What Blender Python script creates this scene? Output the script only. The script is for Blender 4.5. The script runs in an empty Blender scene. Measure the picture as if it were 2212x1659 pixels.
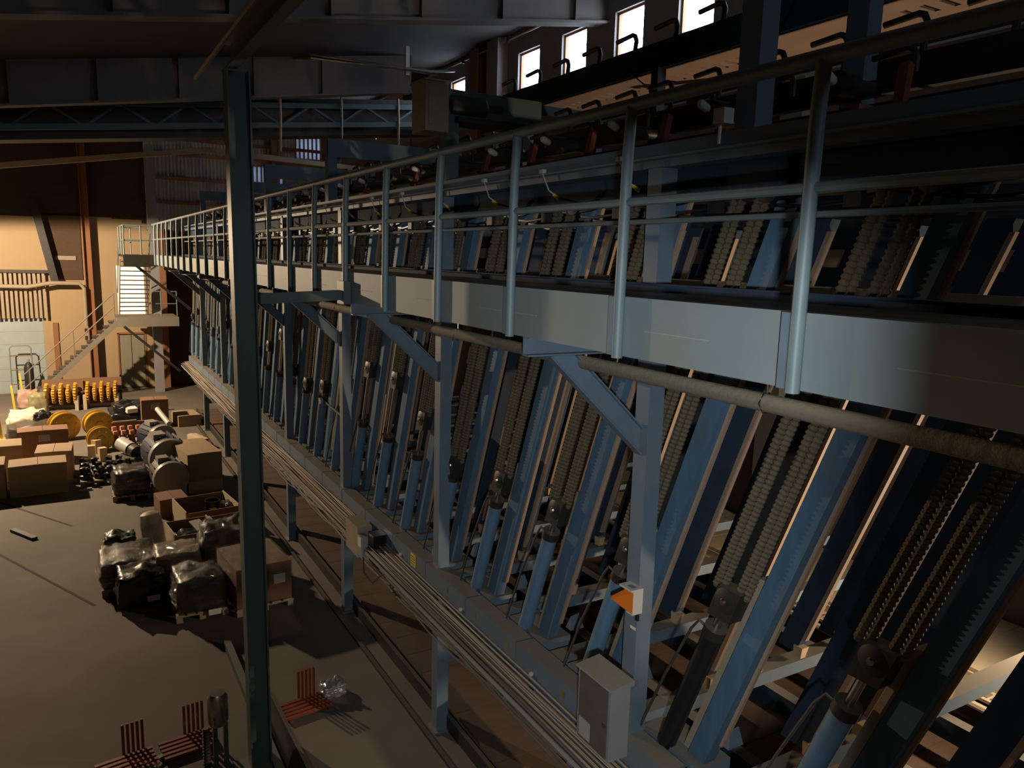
import bpy, bmesh, math, random
from mathutils import Vector, Matrix, noise
random.seed(7)
R = math.radians
S = bpy.context.scene
COL = S.collection
ZO = 6.17            # all coordinates below are measured from the eye point, 6.17 m above the hall floor
FZ = -6.17           # floor height in that frame

# ------------------------------------------------------------------ camera, world, lights, exposure
cam = bpy.data.objects.new('camera', bpy.data.cameras.new('camera')); COL.objects.link(cam)
RX = Vector((0.86707714, -0.49746318, 0.02660105)); DN = Vector((-0.05724184, -0.15253137, -0.98663953)); FW = Vector((0.49487433, 0.85396989, -0.16073217))
M = Matrix((( RX.x, -DN.x, -FW.x), (RX.y, -DN.y, -FW.y), (RX.z, -DN.z, -FW.z))).to_4x4()
M.translation = Vector((0, 0, ZO)); cam.matrix_world = M
cam.data.sensor_width = 36; cam.data.lens = 1660 / 2212 * 36; cam.data.clip_start = .02; cam.data.clip_end = 200
S.camera = cam

W = bpy.data.worlds.new('overcast_sky'); S.world = W; W.use_nodes = True
bg = W.node_tree.nodes['Background']; bg.inputs[0].default_value = (.80, .88, 1.0, 1); bg.inputs[1].default_value = 18.0

def lamp(name, kind, loc, power, color, size=.3, target=None, spot=None, blend=.6):
    l = bpy.data.lights.new(name, kind); l.energy = power; l.color = color
    if kind == 'AREA': l.shape = 'DISK'; l.size = size
    else: l.shadow_soft_size = size
    if kind == 'SPOT': l.spot_size = R(spot); l.spot_blend = blend
    o = bpy.data.objects.new(name, l); COL.objects.link(o); o.location = Vector(loc) + Vector((0, 0, ZO))
    if target:
        d = Vector(target) - Vector(loc); o.rotation_euler = d.to_track_quat('-Z', 'Y').to_euler()
    return o
lamp('floodlight_hall', 'SPOT', (-4.3, 29.0, 1.3), 7600, (1.0, .74, .48), .12, (-4.0, 29.0, -4.5), 177, .08)
lamp('worklight_far_side', 'SPOT', (9.8, 2.9, -3.3), 1250, (1.0, .76, .52), .1, (7.6, 5.0, -3.1), 175, 1.0)
lamp('cabin_light', 'AREA', (-.25, -.55, -.22), 190, (.89, .96, .99), .13, (3.0, 5.0, -2.0))

lamp('back_fill_light', 'AREA', (3.4, -2.3, 3.0), 28, (.62, .80, 1.0), .9, (5.0, 8.0, 1.0))  # added cool fill for the upper frames; the back wall has no window

S.view_settings.view_transform = 'Standard'; S.view_settings.look = 'None'
S.view_settings.exposure = 0; S.view_settings.gamma = 1; S.view_settings.use_curve_mapping = False
try:
    S.cycles.max_bounces = 5; S.cycles.diffuse_bounces = 2; S.cycles.transparent_max_bounces = 12; S.cycles.sample_clamp_indirect = 3; S.cycles.use_denoising = True
except Exception: pass

# ------------------------------------------------------------------ materials
MATS = {}
def mat(name, color, rough=.6, metal=0, var=.25, scale=6, dust=0, dustcol=(.235, .205, .155), dirt=None, dirtamt=0, bump=0, spec=.5, coat=0, stretch=None, lo=.62, hi=.95):
    if name in MATS: return MATS[name]
    m = bpy.data.materials.new(name); m.use_nodes = True; nt = m.node_tree; N = nt.nodes; L = nt.links
    b = N['Principled BSDF']; b.inputs['Roughness'].default_value = rough; b.inputs['Metallic'].default_value = metal
    b.inputs['Specular IOR Level'].default_value = spec; b.inputs['Coat Weight'].default_value = coat
    tc = N.new('ShaderNodeTexCoord'); src = tc.outputs['Object']
    if stretch:
        mp = N.new('ShaderNodeMapping'); mp.inputs['Scale'].default_value = stretch; L.new(src, mp.inputs[0]); src = mp.outputs[0]
    nz = N.new('ShaderNodeTexNoise'); nz.inputs['Scale'].default_value = scale; nz.inputs['Detail'].default_value = 6; nz.inputs['Roughness'].default_value = .6
    L.new(src, nz.inputs['Vector'])
    cr = N.new('ShaderNodeMix'); cr.data_type = 'RGBA'
    cr.inputs[6].default_value = tuple(c * (1 - var) for c in color) + (1,); cr.inputs[7].default_value = tuple(min(1, c * (1 + var)) for c in color) + (1,)
    L.new(nz.outputs['Fac'], cr.inputs[0]); out = cr.outputs[2]
    if dirt:
        n2 = N.new('ShaderNodeTexNoise'); n2.inputs['Scale'].default_value = scale * .45; n2.inputs['Detail'].default_value = 8; L.new(src, n2.inputs['Vector'])
        mr = N.new('ShaderNodeMapRange'); mr.inputs[1].default_value = .48; mr.inputs[2].default_value = .72; mr.inputs[3].default_value = 0; mr.inputs[4].default_value = dirtamt
        L.new(n2.outputs['Fac'], mr.inputs[0]); mx = N.new('ShaderNodeMix'); mx.data_type = 'RGBA'; L.new(mr.outputs[0], mx.inputs[0]); L.new(out, mx.inputs[6]); mx.inputs[7].default_value = tuple(dirt) + (1,); out = mx.outputs[2]
    if dust:    # sawdust lying on whatever faces up
        g = N.new('ShaderNodeNewGeometry'); sx = N.new('ShaderNodeSeparateXYZ'); L.new(g.outputs['Normal'], sx.inputs[0])
        mr = N.new('ShaderNodeMapRange'); mr.inputs[1].default_value = lo; mr.inputs[2].default_value = hi; mr.inputs[3].default_value = 0; mr.inputs[4].default_value = dust; L.new(sx.outputs['Z'], mr.inputs[0])
        mx = N.new('ShaderNodeMix'); mx.data_type = 'RGBA'; L.new(mr.outputs[0], mx.inputs[0]); L.new(out, mx.inputs[6]); mx.inputs[7].default_value = tuple(dustcol) + (1,); out = mx.outputs[2]
    L.new(out, b.inputs['Base Color'])
    if bump:
        bp = N.new('ShaderNodeBump'); bp.inputs['Strength'].default_value = bump; bp.inputs['Distance'].default_value = .02; L.new(nz.outputs['Fac'], bp.inputs['Height']); L.new(bp.outputs[0], b.inputs['Normal'])
    MATS[name] = m; return m
def emis(name, color, s):
    m = bpy.data.materials.new(name); m.use_nodes = True; b = m.node_tree.nodes['Principled BSDF']
    b.inputs['Base Color'].default_value = tuple(color) + (1,); b.inputs['Emission Color'].default_value = tuple(color) + (1,); b.inputs['Emission Strength'].default_value = s
    return m
def film(name, tint, amt, rough, BUMPF=.9):
    m = bpy.data.materials.new(name); m.use_nodes = True; N = m.node_tree.nodes; L = m.node_tree.links
    t = N.new('ShaderNodeBsdfTransparent'); t.inputs[0].default_value = tuple(tint) + (1,)
    g = N.new('ShaderNodeBsdfGlossy'); g.inputs['Roughness'].default_value = rough; g.inputs['Color'].default_value = (.9, .9, .9, 1)
    nz = N.new('ShaderNodeTexNoise'); nz.inputs['Scale'].default_value = 5; nz.inputs['Detail'].default_value = 6; nz.inputs['Distortion'].default_value = 2.5
    bp = N.new('ShaderNodeBump'); bp.inputs['Strength'].default_value = BUMPF; bp.inputs['Distance'].default_value = .12; L.new(nz.outputs[0], bp.inputs['Height']); L.new(bp.outputs[0], g.inputs['Normal'])
    mx = N.new('ShaderNodeMixShader'); mx.inputs[0].default_value = amt; L.new(t.outputs[0], mx.inputs[1]); L.new(g.outputs[0], mx.inputs[2])
    L.new(mx.outputs[0], N['Material Output'].inputs[0]); return m

BLUE = mat('blue_paint', (.125, .178, .232), .5, var=.22, scale=4, dust=.9, dirt=(.15, .15, .13), dirtamt=.45)
BLUE2 = mat('worn_blue_paint', (.082, .15, .228), .6, spec=.2, var=.35, scale=5, dust=.8, dirt=(.11, .11, .10), dirtamt=.55, stretch=(3, 3, .6))
CYL = mat('bright_blue_paint', (.12, .225, .345), .42, var=.25, scale=6, dust=.6, dirt=(.10, .11, .12), dirtamt=.5, stretch=(3, 3, .7))
NAVY = mat('dark_navy_paint', (.034, .057, .095), .75, spec=.12, var=.35, scale=4, dust=.6, dirt=(.035, .034, .032), dirtamt=.6)
PLATE = mat('dusty_blue_plate', (.20, .25, .265), .6, var=.16, scale=2.5, dust=.8, dirt=(.25, .235, .19), dirtamt=.75)
WELD = mat('pale_weld', (.33, .34, .31), .7, var=.3, scale=30)
RAIL = mat('rail_blue_paint', (.15, .20, .212), .5, var=.2, scale=8, dust=.85, dustcol=(.20, .19, .12), lo=.2, hi=.9)
PIPE = mat('dusty_pipe', (.16, .14, .105), .85, var=.2, scale=20, dust=.9, dustcol=(.30, .26, .175), bump=.4, lo=-.1, hi=.9)
GREEN = mat('grey_green_paint', (.065, .10, .09), .5, var=.2, scale=4, dust=.5)
TEAL = mat('teal_paint', (.06, .11, .125), .55, var=.2, scale=4, dust=.6)
EDGEBR = mat('pale_brown_edge', (.36, .25, .175), .75, var=.2, scale=9, stretch=(6, 6, .6))  # pale brown tone of the strips along arms and blades
TANW = mat('pale_wood', (.58, .42, .25), .75, var=.15, scale=7)
PALEP = mat('bright_planed_wood', (.80, .68, .47), .7, var=.08, scale=7)
TIMB = mat('dusty_timber', (.33, .27, .19), .8, var=.2, scale=7, dust=.6)
CHAIN = mat('oily_chain', (.11, .09, .058), .8, metal=0, spec=.2, var=.5, scale=18, dust=.4, dustcol=(.24, .2, .12), lo=.2)
IRON = mat('dark_iron', (.035, .033, .03), .5, metal=.3, var=.4, scale=9, dust=.5)
STEEL = mat('bare_steel', (.5, .49, .46), .28, metal=1, var=.2, scale=12)
RED = mat('red_oxide', (.20, .045, .025), .6, var=.3, scale=7, dust=.5)
CONC = mat('concrete_floor', (.165, .142, .112), .82, var=.22, scale=.9, dirt=(.085, .07, .056), dirtamt=.6, bump=.06)
DECKB = mat('brown_plank', (.10, .062, .04), .8, var=.3, scale=5, dirt=(.07, .045, .03), dirtamt=.6)
WALLY = mat('ochre_plaster', (.40, .295, .175), .85, var=.07, scale=.8, dirt=(.33, .24, .145), dirtamt=.4)
WALLB = mat('brown_timber_cladding', (.06, .028, .014), .75, var=.3, scale=2, stretch=(.4, 1, 5))
WALLR = mat('pinkish_brown_wall', (.21, .145, .115), .85, var=.12, scale=1.2)
WALLG = mat('grey_wall', (.25, .245, .25), .85, var=.1, scale=1.5)
ROOF = mat('dark_roof', (.028, .024, .023), .9, var=.35, scale=.7, stretch=(3, .5, 1))  # one very dark tone for roof and left wall
ROOFG = mat('grey_girder', (.115, .105, .10), .85, var=.25, scale=1.5, stretch=(2, 2, .6))
CORR = mat('corrugated_sheet', (.42, .43, .47), .5, var=.1, scale=2)
RUST = mat('rusty_column', (.26, .115, .05), .7, var=.3, scale=3, stretch=(2, 2, .5))
STAIR = mat('grey_brown_stair', (.20, .18, .145), .6, var=.15, scale=5)
BEIGE = mat('beige_duct', (.34, .28, .20), .6, var=.12, scale=3)
PALEB = mat('pale_blue_door', (.34, .41, .43), .6, var=.07, scale=2, dirt=(.27, .30, .30), dirtamt=.5)
GDOOR = mat('grey_green_door', (.25, .24, .17), .6, var=.2, scale=1.2, stretch=(4, 1, .4))
CARD = mat('cardboard', (.36, .255, .155), .85, var=.1, scale=3)
CARD2 = mat('brown_cardboard', (.22, .12, .07), .85, var=.12, scale=3)
PLY = mat('pale_plywood', (.52, .42, .29), .8, var=.12, scale=6, stretch=(1, 1, 6))
YEL = mat('yellow_enamel', (.62, .36, .035), .38, var=.2, scale=5, dirt=(.22, .13, .03), dirtamt=.3)
YELP = mat('yellow_marking', (.75, .53, .06), .5, var=.1)
OLIVE = mat('faded_sticker', (.20, .16, .03), .6, var=.4, scale=60)
BLACK = mat('black_plastic', (.012, .012, .014), .35, var=.3)
GLOSSB = mat('black_wrapped', (.02, .019, .019), .3, var=.3, scale=4, bump=.5)
WRAPD = mat('grey_wrapped_goods', (.085, .07, .05), .45, var=.6, scale=6, bump=.4)
GREY = mat('grey_enamel', (.34, .34, .33), .4, var=.1, scale=5, dust=.6)
CABIN = mat('grey_cabinet', (.30, .285, .29), .42, var=.12, scale=3, dust=.85, dustcol=(.30, .27, .20))
CABD = mat('brown_tinted_door', (.11, .095, .08), .25, var=.3, scale=5)
WHITE = mat('white_paper', (.72, .70, .68), .7, var=.05)
WHITEP = mat('white_plastic', (.60, .58, .53), .4, var=.08)
CREAM = mat('cream_bag', (.62, .54, .42), .5, var=.15, scale=8, bump=.3)
AMB = mat('amber_lens', (.75, .18, .02), .2, var=.1)
ORANGE = mat('reflection_orange', (.27, .06, .022), .5, var=.15)
MBLUE = mat('motor_blue', (.022, .036, .065), .4, var=.2, dust=.15)
DARKLN = mat('dark_line', (.05, .04, .03), .9)
BAR = mat('black_steel', (.03, .027, .025), .6)
MGREY = mat('motor_grey', (.32, .30, .27), .45, var=.15, dust=.4)
CABLG = mat('grey_cable', (.36, .31, .26), .6, var=.3, scale=14)
CABLE = mat('dusty_cable', (.34, .265, .19), .75, var=.4, scale=14, dust=.5, dustcol=(.33, .27, .19), lo=.1, hi=.9)
CABLK = mat('dark_cable', (.05, .043, .036), .7, var=.4, scale=14, dust=.4, lo=.1)
PINK = mat('pinkish_cap', (.60, .27, .17), .6, var=.15)
LIT = emis('lit_room_window', (1.0, .86, .56), 1.6)
TRANSL = mat('translucent_sheet', (.5, .5, .52), .6)
tb_ = TRANSL.node_tree.nodes.new('ShaderNodeBsdfTranslucent'); tb_.inputs[0].default_value = (.14, .15, .18, 1); TRANSL.node_tree.links.new(tb_.outputs[0], TRANSL.node_tree.nodes['Material Output'].inputs[0])
CLEAR = film('clear_film', (.95, .95, .94), .16, .07)
GLASS = film('window_glass', (.97, .98, 1.0), .05, .03, .05)

# ------------------------------------------------------------------ mesh helpers
PL = {}
class MB:
    def __init__(s): s.v = []; s.f = []
    def add(s, vs, fs):
        n = len(s.v); s.v += [Vector(p) for p in vs]; s.f += [tuple(i + n for i in f) for f in fs]; return s
    def hexa(s, p):
        return s.add(p, [(0, 3, 2, 1), (4, 5, 6, 7), (0, 1, 5, 4), (1, 2, 6, 5), (2, 3, 7, 6), (3, 0, 4, 7)])
    def box(s, x0, x1, y0, y1, z0, z1):
        return s.hexa([(x0, y0, z0), (x1, y0, z0), (x1, y1, z0), (x0, y1, z0), (x0, y0, z1), (x1, y0, z1), (x1, y1, z1), (x0, y1, z1)])
    def obox(s, c, hx, hy, hz, rz=0, rx=0, ry=0):
        from mathutils import Euler
        m = Euler((rx, ry, rz)).to_matrix(); c = Vector(c)
        return s.hexa([c + m @ Vector(q) for q in [(-hx, -hy, -hz), (hx, -hy, -hz), (hx, hy, -hz), (-hx, hy, -hz), (-hx, -hy, hz), (hx, -hy, hz), (hx, hy, hz), (-hx, hy, hz)]])
    def ext(s, prof, p0, p1, up=(0, 0, 1)):
        p0 = Vector(p0); p1 = Vector(p1); d = (p1 - p0).normalized(); sd = d.cross(Vector(up)).normalized(); u = sd.cross(d)
        n = len(prof); vs = [p + sd * a + u * b for p in (p0, p1) for a, b in prof]
        fs = [(i, (i + 1) % n, n + (i + 1) % n, n + i) for i in range(n)] + [tuple(range(n - 1, -1, -1)), tuple(range(n, 2 * n))]
        return s.add(vs, fs)
    def bar(s, p0, p1, w, h, up=(0, 0, 1)):
        return s.ext([(-w / 2, -h / 2), (w / 2, -h / 2), (w / 2, h / 2), (-w / 2, h / 2)], p0, p1, up)
    def ibeam(s, p0, p1, h, b, t, up=(0, 0, 1)):
        H = h / 2; B = b / 2; T = t / 2
        return s.ext([(-B, -H), (B, -H), (B, -H + t), (T, -H + t), (T, H - t), (B, H - t), (B, H), (-B, H), (-B, H - t), (-T, H - t), (-T, -H + t), (-B, -H + t)], p0, p1, up)
    def chan(s, p0, p1, h, b, t, up=(0, 0, 1), sgn=1):      # C section, open to sgn * side
        H = h / 2
        pr = [(0, -H), (sgn * b, -H), (sgn * b, -H + t), (sgn * t, -H + t), (sgn * t, H - t), (sgn * b, H - t), (sgn * b, H), (0, H)]
        return s.ext(pr, p0, p1, up)
    def tube(s, path, r, n=8, rads=None):
        path = [Vector(p) for p in path]; rings = []; prev = None
        for i, p in enumerate(path):
            d = (path[min(i + 1, len(path) - 1)] - path[max(i - 1, 0)]).normalized()
            if prev is None:
                a = Vector((0, 0, 1)) if abs(d.z) < .9 else Vector((1, 0, 0)); sd = d.cross(a).normalized()
            else: sd = (prev - d * prev.dot(d)).normalized()
            prev = sd; u = sd.cross(d); rr = rads[i] if rads else r
            rings.append([p + (sd * math.cos(2 * math.pi * k / n) + u * math.sin(2 * math.pi * k / n)) * rr for k in range(n)])
        vs = [q for g in rings for q in g]; fs = []
        for i in range(len(path) - 1):
            for k in range(n): fs.append((i * n + k, i * n + (k + 1) % n, (i + 1) * n + (k + 1) % n, (i + 1) * n + k))
        m = (len(path) - 1) * n
        fs += [tuple(range(n - 1, -1, -1)), tuple(range(m, m + n))]
        return s.add(vs, fs)
    def lathe(s, c, axis, prof, n=24):       # prof: (distance along axis, radius)
        c = Vector(c); ax = Vector(axis).normalized()
        return s.tube2([c + ax * t for t, r in prof], [r for t, r in prof], ax, n)
    def tube2(s, pts, rads, ax, n):
        a = Vector((0, 0, 1)) if abs(ax.z) < .9 else Vector((1, 0, 0)); sd = ax.cross(a).normalized(); u = sd.cross(ax)
        vs = [p + (sd * math.cos(2 * math.pi * k / n) + u * math.sin(2 * math.pi * k / n)) * max(r, 1e-4) for p, r in zip(pts, rads) for k in range(n)]; fs = []
        for i in range(len(pts) - 1):
            for k in range(n): fs.append((i * n + k, i * n + (k + 1) % n, (i + 1) * n + (k + 1) % n, (i + 1) * n + k))
        m = (len(pts) - 1) * n; fs += [tuple(range(n - 1, -1, -1)), tuple(range(m, m + n))]
        return s.add(vs, fs)
    def poly(s, pts, ax, w):                  # extrude a planar outline by vector ax*w
        a = Vector(ax) * w; n = len(pts); vs = [Vector(p) for p in pts] + [Vector(p) + a for p in pts]
        return s.add(vs, [(i, (i + 1) % n, n + (i + 1) % n, n + i) for i in range(n)] + [tuple(range(n - 1, -1, -1)), tuple(range(n, 2 * n))])
    def build(s, name, m, parent=None, smooth=False):
        if parent is not None: o0 = PL[parent.name]
        else:
            xs = [v.x for v in s.v]; ys = [v.y for v in s.v]; o0 = Vector(((min(xs) + max(xs)) / 2, (min(ys) + max(ys)) / 2, min(v.z for v in s.v)))
        me = bpy.data.meshes.new(name); me.from_pydata([v - o0 for v in s.v], [], s.f)
        bm = bmesh.new(); bm.from_mesh(me); bmesh.ops.recalc_face_normals(bm, faces=bm.faces); bm.to_mesh(me); bm.free()
        me.materials.append(m)
        if smooth:
            for p in me.polygons: p.use_smooth = True
            me.set_sharp_from_angle(angle=R(38))
        o = bpy.data.objects.new(name, me); COL.objects.link(o)
        if parent is not None: o.parent = parent
        else: o.location = o0 + Vector((0, 0, ZO))
        PL[o.name] = o0; return o
def thing(name, label, cat, loc, group=None):
    o = bpy.data.objects.new(name, None); COL.objects.link(o); o.location = Vector(loc) + Vector((0, 0, ZO)); o.empty_display_size = .2
    PL[o.name] = Vector(loc); o['label'] = label; o['category'] = cat
    if group: o['group'] = group
    return o
def tag(o, label, cat, group=None):
    o['label'] = label; o['category'] = cat
    if group: o['group'] = group
    return o
def struct(o): o['kind'] = 'structure'; return o
def kids(o): return [c for c in bpy.data.objects if c.parent == o]
def dup(root, off, tree=None):
    tree = tree or grab(root)
    r = root.copy(); COL.objects.link(r); r.location = root.location + Vector(off); PL[r.name] = PL[root.name] + Vector(off)
    for c, gs in tree:
        d = c.copy(); COL.objects.link(d); d.parent = r; PL[d.name] = PL[r.name]
        for g in gs:
            h = g.copy(); COL.objects.link(h); h.parent = d
    return r
def grab(root): return [(c, list(c.children)) for c in root.children]
def rep(o, n, dy, jit=0):
    for i in range(1, n):
        c = o.copy(); COL.objects.link(c); c.location = o.location + Vector((0, dy * i + random.uniform(-jit, jit), 0)); PL[c.name] = PL[o.name]
def ordn(n): return ['first', 'second', 'third', 'fourth', 'fifth', 'sixth', 'seventh', 'eighth', 'ninth', 'tenth', 'eleventh', 'twelfth', 'thirteenth', 'fourteenth', 'fifteenth', 'sixteenth', 'seventeenth', 'eighteenth', 'nineteenth', 'twentieth', 'twenty-first', 'twenty-second', 'twenty-third', 'twenty-fourth', 'twenty-fifth', 'twenty-sixth', 'twenty-seventh', 'twenty-eighth'][n - 1]

# ------------------------------------------------------------------ the hall
XL, XR, YB, YF = -22.0, 12.0, -2.5, 38.0
def roofz(x): return 4.75 + .155 * x
struct(MB().box(XL, XR + .3, YB, YF + .3, FZ - .2, FZ).build('floor', CONC))
c = MB().hexa([(XL, YB, roofz(XL)), (XR + .3, YB, roofz(XR + .3)), (XR + .3, YF + .3, roofz(XR + .3)), (XL, YF + .3, roofz(XL)), (XL, YB, roofz(XL) + .2), (XR + .3, YB, roofz(XR) + .2), (XR + .3, YF + .3, roofz(XR) + .2), (XL, YF + .3, roofz(XL) + .2)])
ceil = struct(c.build('ceiling', ROOF))
struct(MB().box(XL - .2, XL, YB, YF + .3, FZ, 6).build('wall_left', ROOF))
struct(MB().box(XL, XR + .3, YB - .2, YB, FZ, 7).build('wall_back', WALLR))
struct(MB().box(.34, .44, -2.45, -.06, -2.3, 2.4).build('wall_blocker_right', WALLR))  # unseen wall added behind the eye point to shade the right side
struct(MB().box(-1.6, .34, -.14, -.06, -.15, 2.4).build('wall_blocker_top', WALLR))  # unseen slab added to cut the near lamp's light above
struct(MB().box(-1.6, -.15, -.14, -.06, -2.3, -.15).build('wall_blocker_left', WALLR))  # unseen slab added to keep the near lamp off the left floor
# right wall with its window openings
WZ0, WZ1 = 4.95, 6.0
wins = [(6.0, 7.1), (8.3, 9.4), (10.6, 11.7), (12.75, 13.85), (15.05, 16.15), (17.35, 18.5), (19.65, 20.85), (24.4, 25.5), (30.7, 31.5), (32.3, 33.1)]
struct(MB().box(XR, XR + .3, YB, YF + .3, FZ, 4.3).build('wall_right', WALLR))
m = MB().box(XR, XR + .3, YB, YF + .3, 4.3, WZ0).box(XR, XR + .3, YB, YF + .3, WZ1, 6.8)
ys = [YB] + [v for w in wins for v in w] + [YF + .3]
for i in range(0, len(ys), 2): m.box(XR, XR + .3, ys[i], ys[i + 1], WZ0, WZ1)
struct(m.build('wall_right_band', WALLG))
for i, (a, b) in enumerate(wins):
    w = struct(MB().box(XR + .08, XR + .16, a, a + .06, WZ0, WZ1).box(XR + .08, XR + .16, b - .06, b, WZ0, WZ1).box(XR + .08, XR + .16, a, b, WZ0, WZ0 + .06).box(XR + .08, XR + .16, a, b, WZ1 - .06, WZ1).build('window_%d' % (i + 1), RUST))
    MB().box(XR + .115, XR + .125, a + .05, b - .05, WZ0 + .05, WZ1 - .05).build('pane', GLASS, w)
struct(MB().box(XR - .35, XR, 21.5, 22.2, FZ, 6.6).build('trim_1', WALLG))
struct(MB().box(XR - .3, XR, 10.0, 10.5, FZ, 6.6).build('trim_2', WALLG))
struct(MB().box(XR - .3, XR, 29.2, 29.9, FZ, 6.6).build('trim_3', WALLG))
struct(MB().box(XR - .3, XR, 22.9, 23.5, FZ, 6.6).build('trim_4', RUST))
# far wall: ochre plaster, timber cladding above, ribbed sheet to the right
struct(MB().box(XL, -3.2, YF, YF + .3, FZ, 1.2).box(-3.2, -.95, YF, YF + .3, -3.0, 1.2).box(-.95, 1.85, YF, YF + .3, FZ, 1.3).box(1.85, 2.9, YF, YF + .3, -3.75, -3.15).box(1.85, 3.0, YF, YF + .3, -.75, 1.25).box(2.9, 3.42, YF, YF + .3, FZ, -3.15).box(3.0, 3.42, YF, YF + .3, -3.15, 1.1).build('wall_far', WALLY))
struct(MB().box(3.42, XR, YF + .02, YF + .3, FZ, .9).build('wall_far_lower', WALLB))
struct(MB().box(3.5, 3.85, YF - .5, YF - .15, FZ, .9).build('trim_5', RUST))
struct(MB().box(XL, 4.2, YF + .02, YF + .28, 1.0, 5.6).build('wall_far_cladding', WALLB))
pr = []
nr = 58
for i in range(nr * 4 + 1):
    x = 3.2 + (XR - 3.2) * i / (nr * 4); pr.append((x, YF - .06 + (0 if (i % 4) in (0, 1) else .05)))
m = MB(); n = len(pr)
zl = [.85, 3.2, 3.9, 4.45, 5.5, 6.5]
m.add([(x, y, z) for z in zl for x, y in pr], [(q * n + i, q * n + i + 1, (q + 1) * n + i + 1, (q + 1) * n + i) for q in range(5) for i in range(n - 1) if not ((q == 1 and 7.6 < pr[i][0] < 9.2) or (q == 3 and 9.8 < pr[i][0] < 11.6))])
struct(m.build('wall_far_sheeting', CORR))
struct(MB().box(3.2, XR, YF, YF + .3, .8, 3.2).box(3.2, XR, YF, YF + .3, 3.9, 4.45).box(3.2, XR, YF, YF + .3, 5.5, 7).box(3.2, 7.6, YF, YF + .3, 3.2, 3.9).box(9.2, XR, YF, YF + .3, 3.2, 3.9).box(3.2, 9.8, YF, YF + .3, 4.45, 5.5).box(11.6, XR, YF, YF + .3, 4.45, 5.5).build('wall_far_backing', WALLR))
for wn, (xa, xb, za, zb) in enumerate([(9.8, 11.6, 4.45, 5.5), (7.6, 9.2, 3.2, 3.9)]):
    w = struct(MB().box(xa - .05, xa, YF - .12, YF + .1, za, zb).box(xb, xb + .05, YF - .12, YF + .1, za, zb).box(xa - .05, xb + .05, YF - .12, YF + .1, za - .05, za).box(xa - .05, xb + .05, YF - .12, YF + .1, zb, zb + .05).build('window_%d' % (12 + wn), RUST))
    n_ = round((xb - xa) / .2)
    for j in range(n_):
        MB().box(xa + j * .2, xa + j * .2 + .12, YF - .10, YF - .09, za, zb).build('translucent_strip', TRANSL, w); MB().box(xa + j * .2 + .12, xa + j * .2 + .2, YF - .12, YF - .07, za, zb).build('rib', CORR, w)
for z in (3.05, 4.1, 4.75, 2.0):
    struct(MB().box(3.2, XR, YF - .2, YF - .07, z, z + .13).build('trim_girt', RUST))
for x in (8.55, 10.9):
    struct(MB().box(x, x + .28, YF - .45, YF - .2, .5, 6).build('trim_rusty_post', RUST))
struct(MB().poly([(-.92, YF - .06, 1.3), (.62, YF - .06, 1.3), (.62, YF - .06, -1.38), (-.42, YF - .06, -1.38)], (0, 1, 0), .06).build('trim_brown_panel', mat('dark_brown_panel', (.075, .042, .024), .8)))
# doors and openings in the far wall
d1 = struct(MB().box(-3.2, -.95, YF + .05, YF + .15, FZ, -3.0).build('door_1', PALEB))
for i in range(6): MB().box(-3.18, -.97, YF + .035, YF + .06, FZ + .02 + i * .52, FZ + .52 + i * .52).build('door_section', PALEB, d1)
d2 = struct(MB().box(1.85, 2.9, YF + .06, YF + .12, FZ, -3.75).build('door_2', GDOOR))
for x0, x1 in ((1.88, 2.34), (2.40, 2.86)): MB().box(x0, x1, YF + .02, YF + .07, FZ + .03, -3.8).build('leaf', GDOOR, d2)
MB().box(1.80, 1.86, YF - .03, YF + .1, FZ, -3.7).box(2.9, 2.96, YF - .03, YF + .1, FZ, -3.7).box(1.80, 2.96, YF - .03, YF + .1, -3.75, -3.68).build('door_frame', RUST, d2)
w = struct(MB().box(1.82, 1.90, YF - .05, YF + .1, -3.15, -.75).box(2.98, 3.06, YF - .05, YF + .1, -3.15, -.75).build('window_11', BEIGE))
MB().box(1.88, 3.0, YF + .12, YF + .16, -3.15, -.75).build('pane', LIT, w)
# strip curtain over the pale blue door
sc_ = thing('strip_curtain', 'row of pale hanging strips above the pale blue door', 'curtain', (-2, YF - .3, -2.95))
for i in range(15): MB().box(-3.2 + i * .165, -3.2 + i * .165 + .10, YF - .32 + (i % 2) * .04, YF - .30 + (i % 2) * .04, -2.97, -1.05).build('strip', BEIGE, sc_)
MB().box(-3.3, -.6, YF - .4, YF - .2, -1.1, -.98).build('head_rail', IRON, sc_)
tag(MB().tube([(-3.4, YF - .6, -1.62), (-1.4, YF - .6, -1.66), (-.6, YF - .6, -1.5), (.45, YF - .6, -1.5), (.62, YF - .6, -1.7), (.62, YF - .6, -3.3)], .085, 10).build('wall_duct', BEIGE, smooth=True), 'beige bent pipe running along the far wall over the strip curtain', 'pipe')
for i in range(6): pass
tag(MB().bar((-1.0, YF - .5, 1.75), (-.42, YF - .5, -1.45), .28, .2, (0, 1, 0)).build('slanted_post', IRON), 'dark slanted steel post on the far wall beside the rusty column', 'post')
t = thing('rusty_column', 'tall rusty brown column on the far wall left of the stairs', 'column', (.85, YF - .3, FZ))
MB().ibeam((.86, YF - .32, FZ), (.8, YF - .32, 4.6), .3, .36, .03, (1, 0, 0)).build('shaft', RUST, t); MB().box(.6, 1.1, YF - .5, YF - .1, FZ, FZ + .05).build('foot_plate', RUST, t)
for i in range(7): MB().box(.55, .66, YF - .55, YF - .5, -2.0 - i * .32, -1.82 - i * .32).build('bracket_lug', IRON, t)
tag(MB().box(-.62, -.42, YF - .08, YF, FZ, -3.2).build('thin_post', RUST), 'thin orange-brown wooden post beside the pale blue door', 'post')
tag(MB().box(-.35, .4, YF - .12, YF - .06, -.55, -.38).build('wall_batten', TIMB), 'short pale batten on the far wall between slanted post and rusty column', 'batten')
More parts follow.
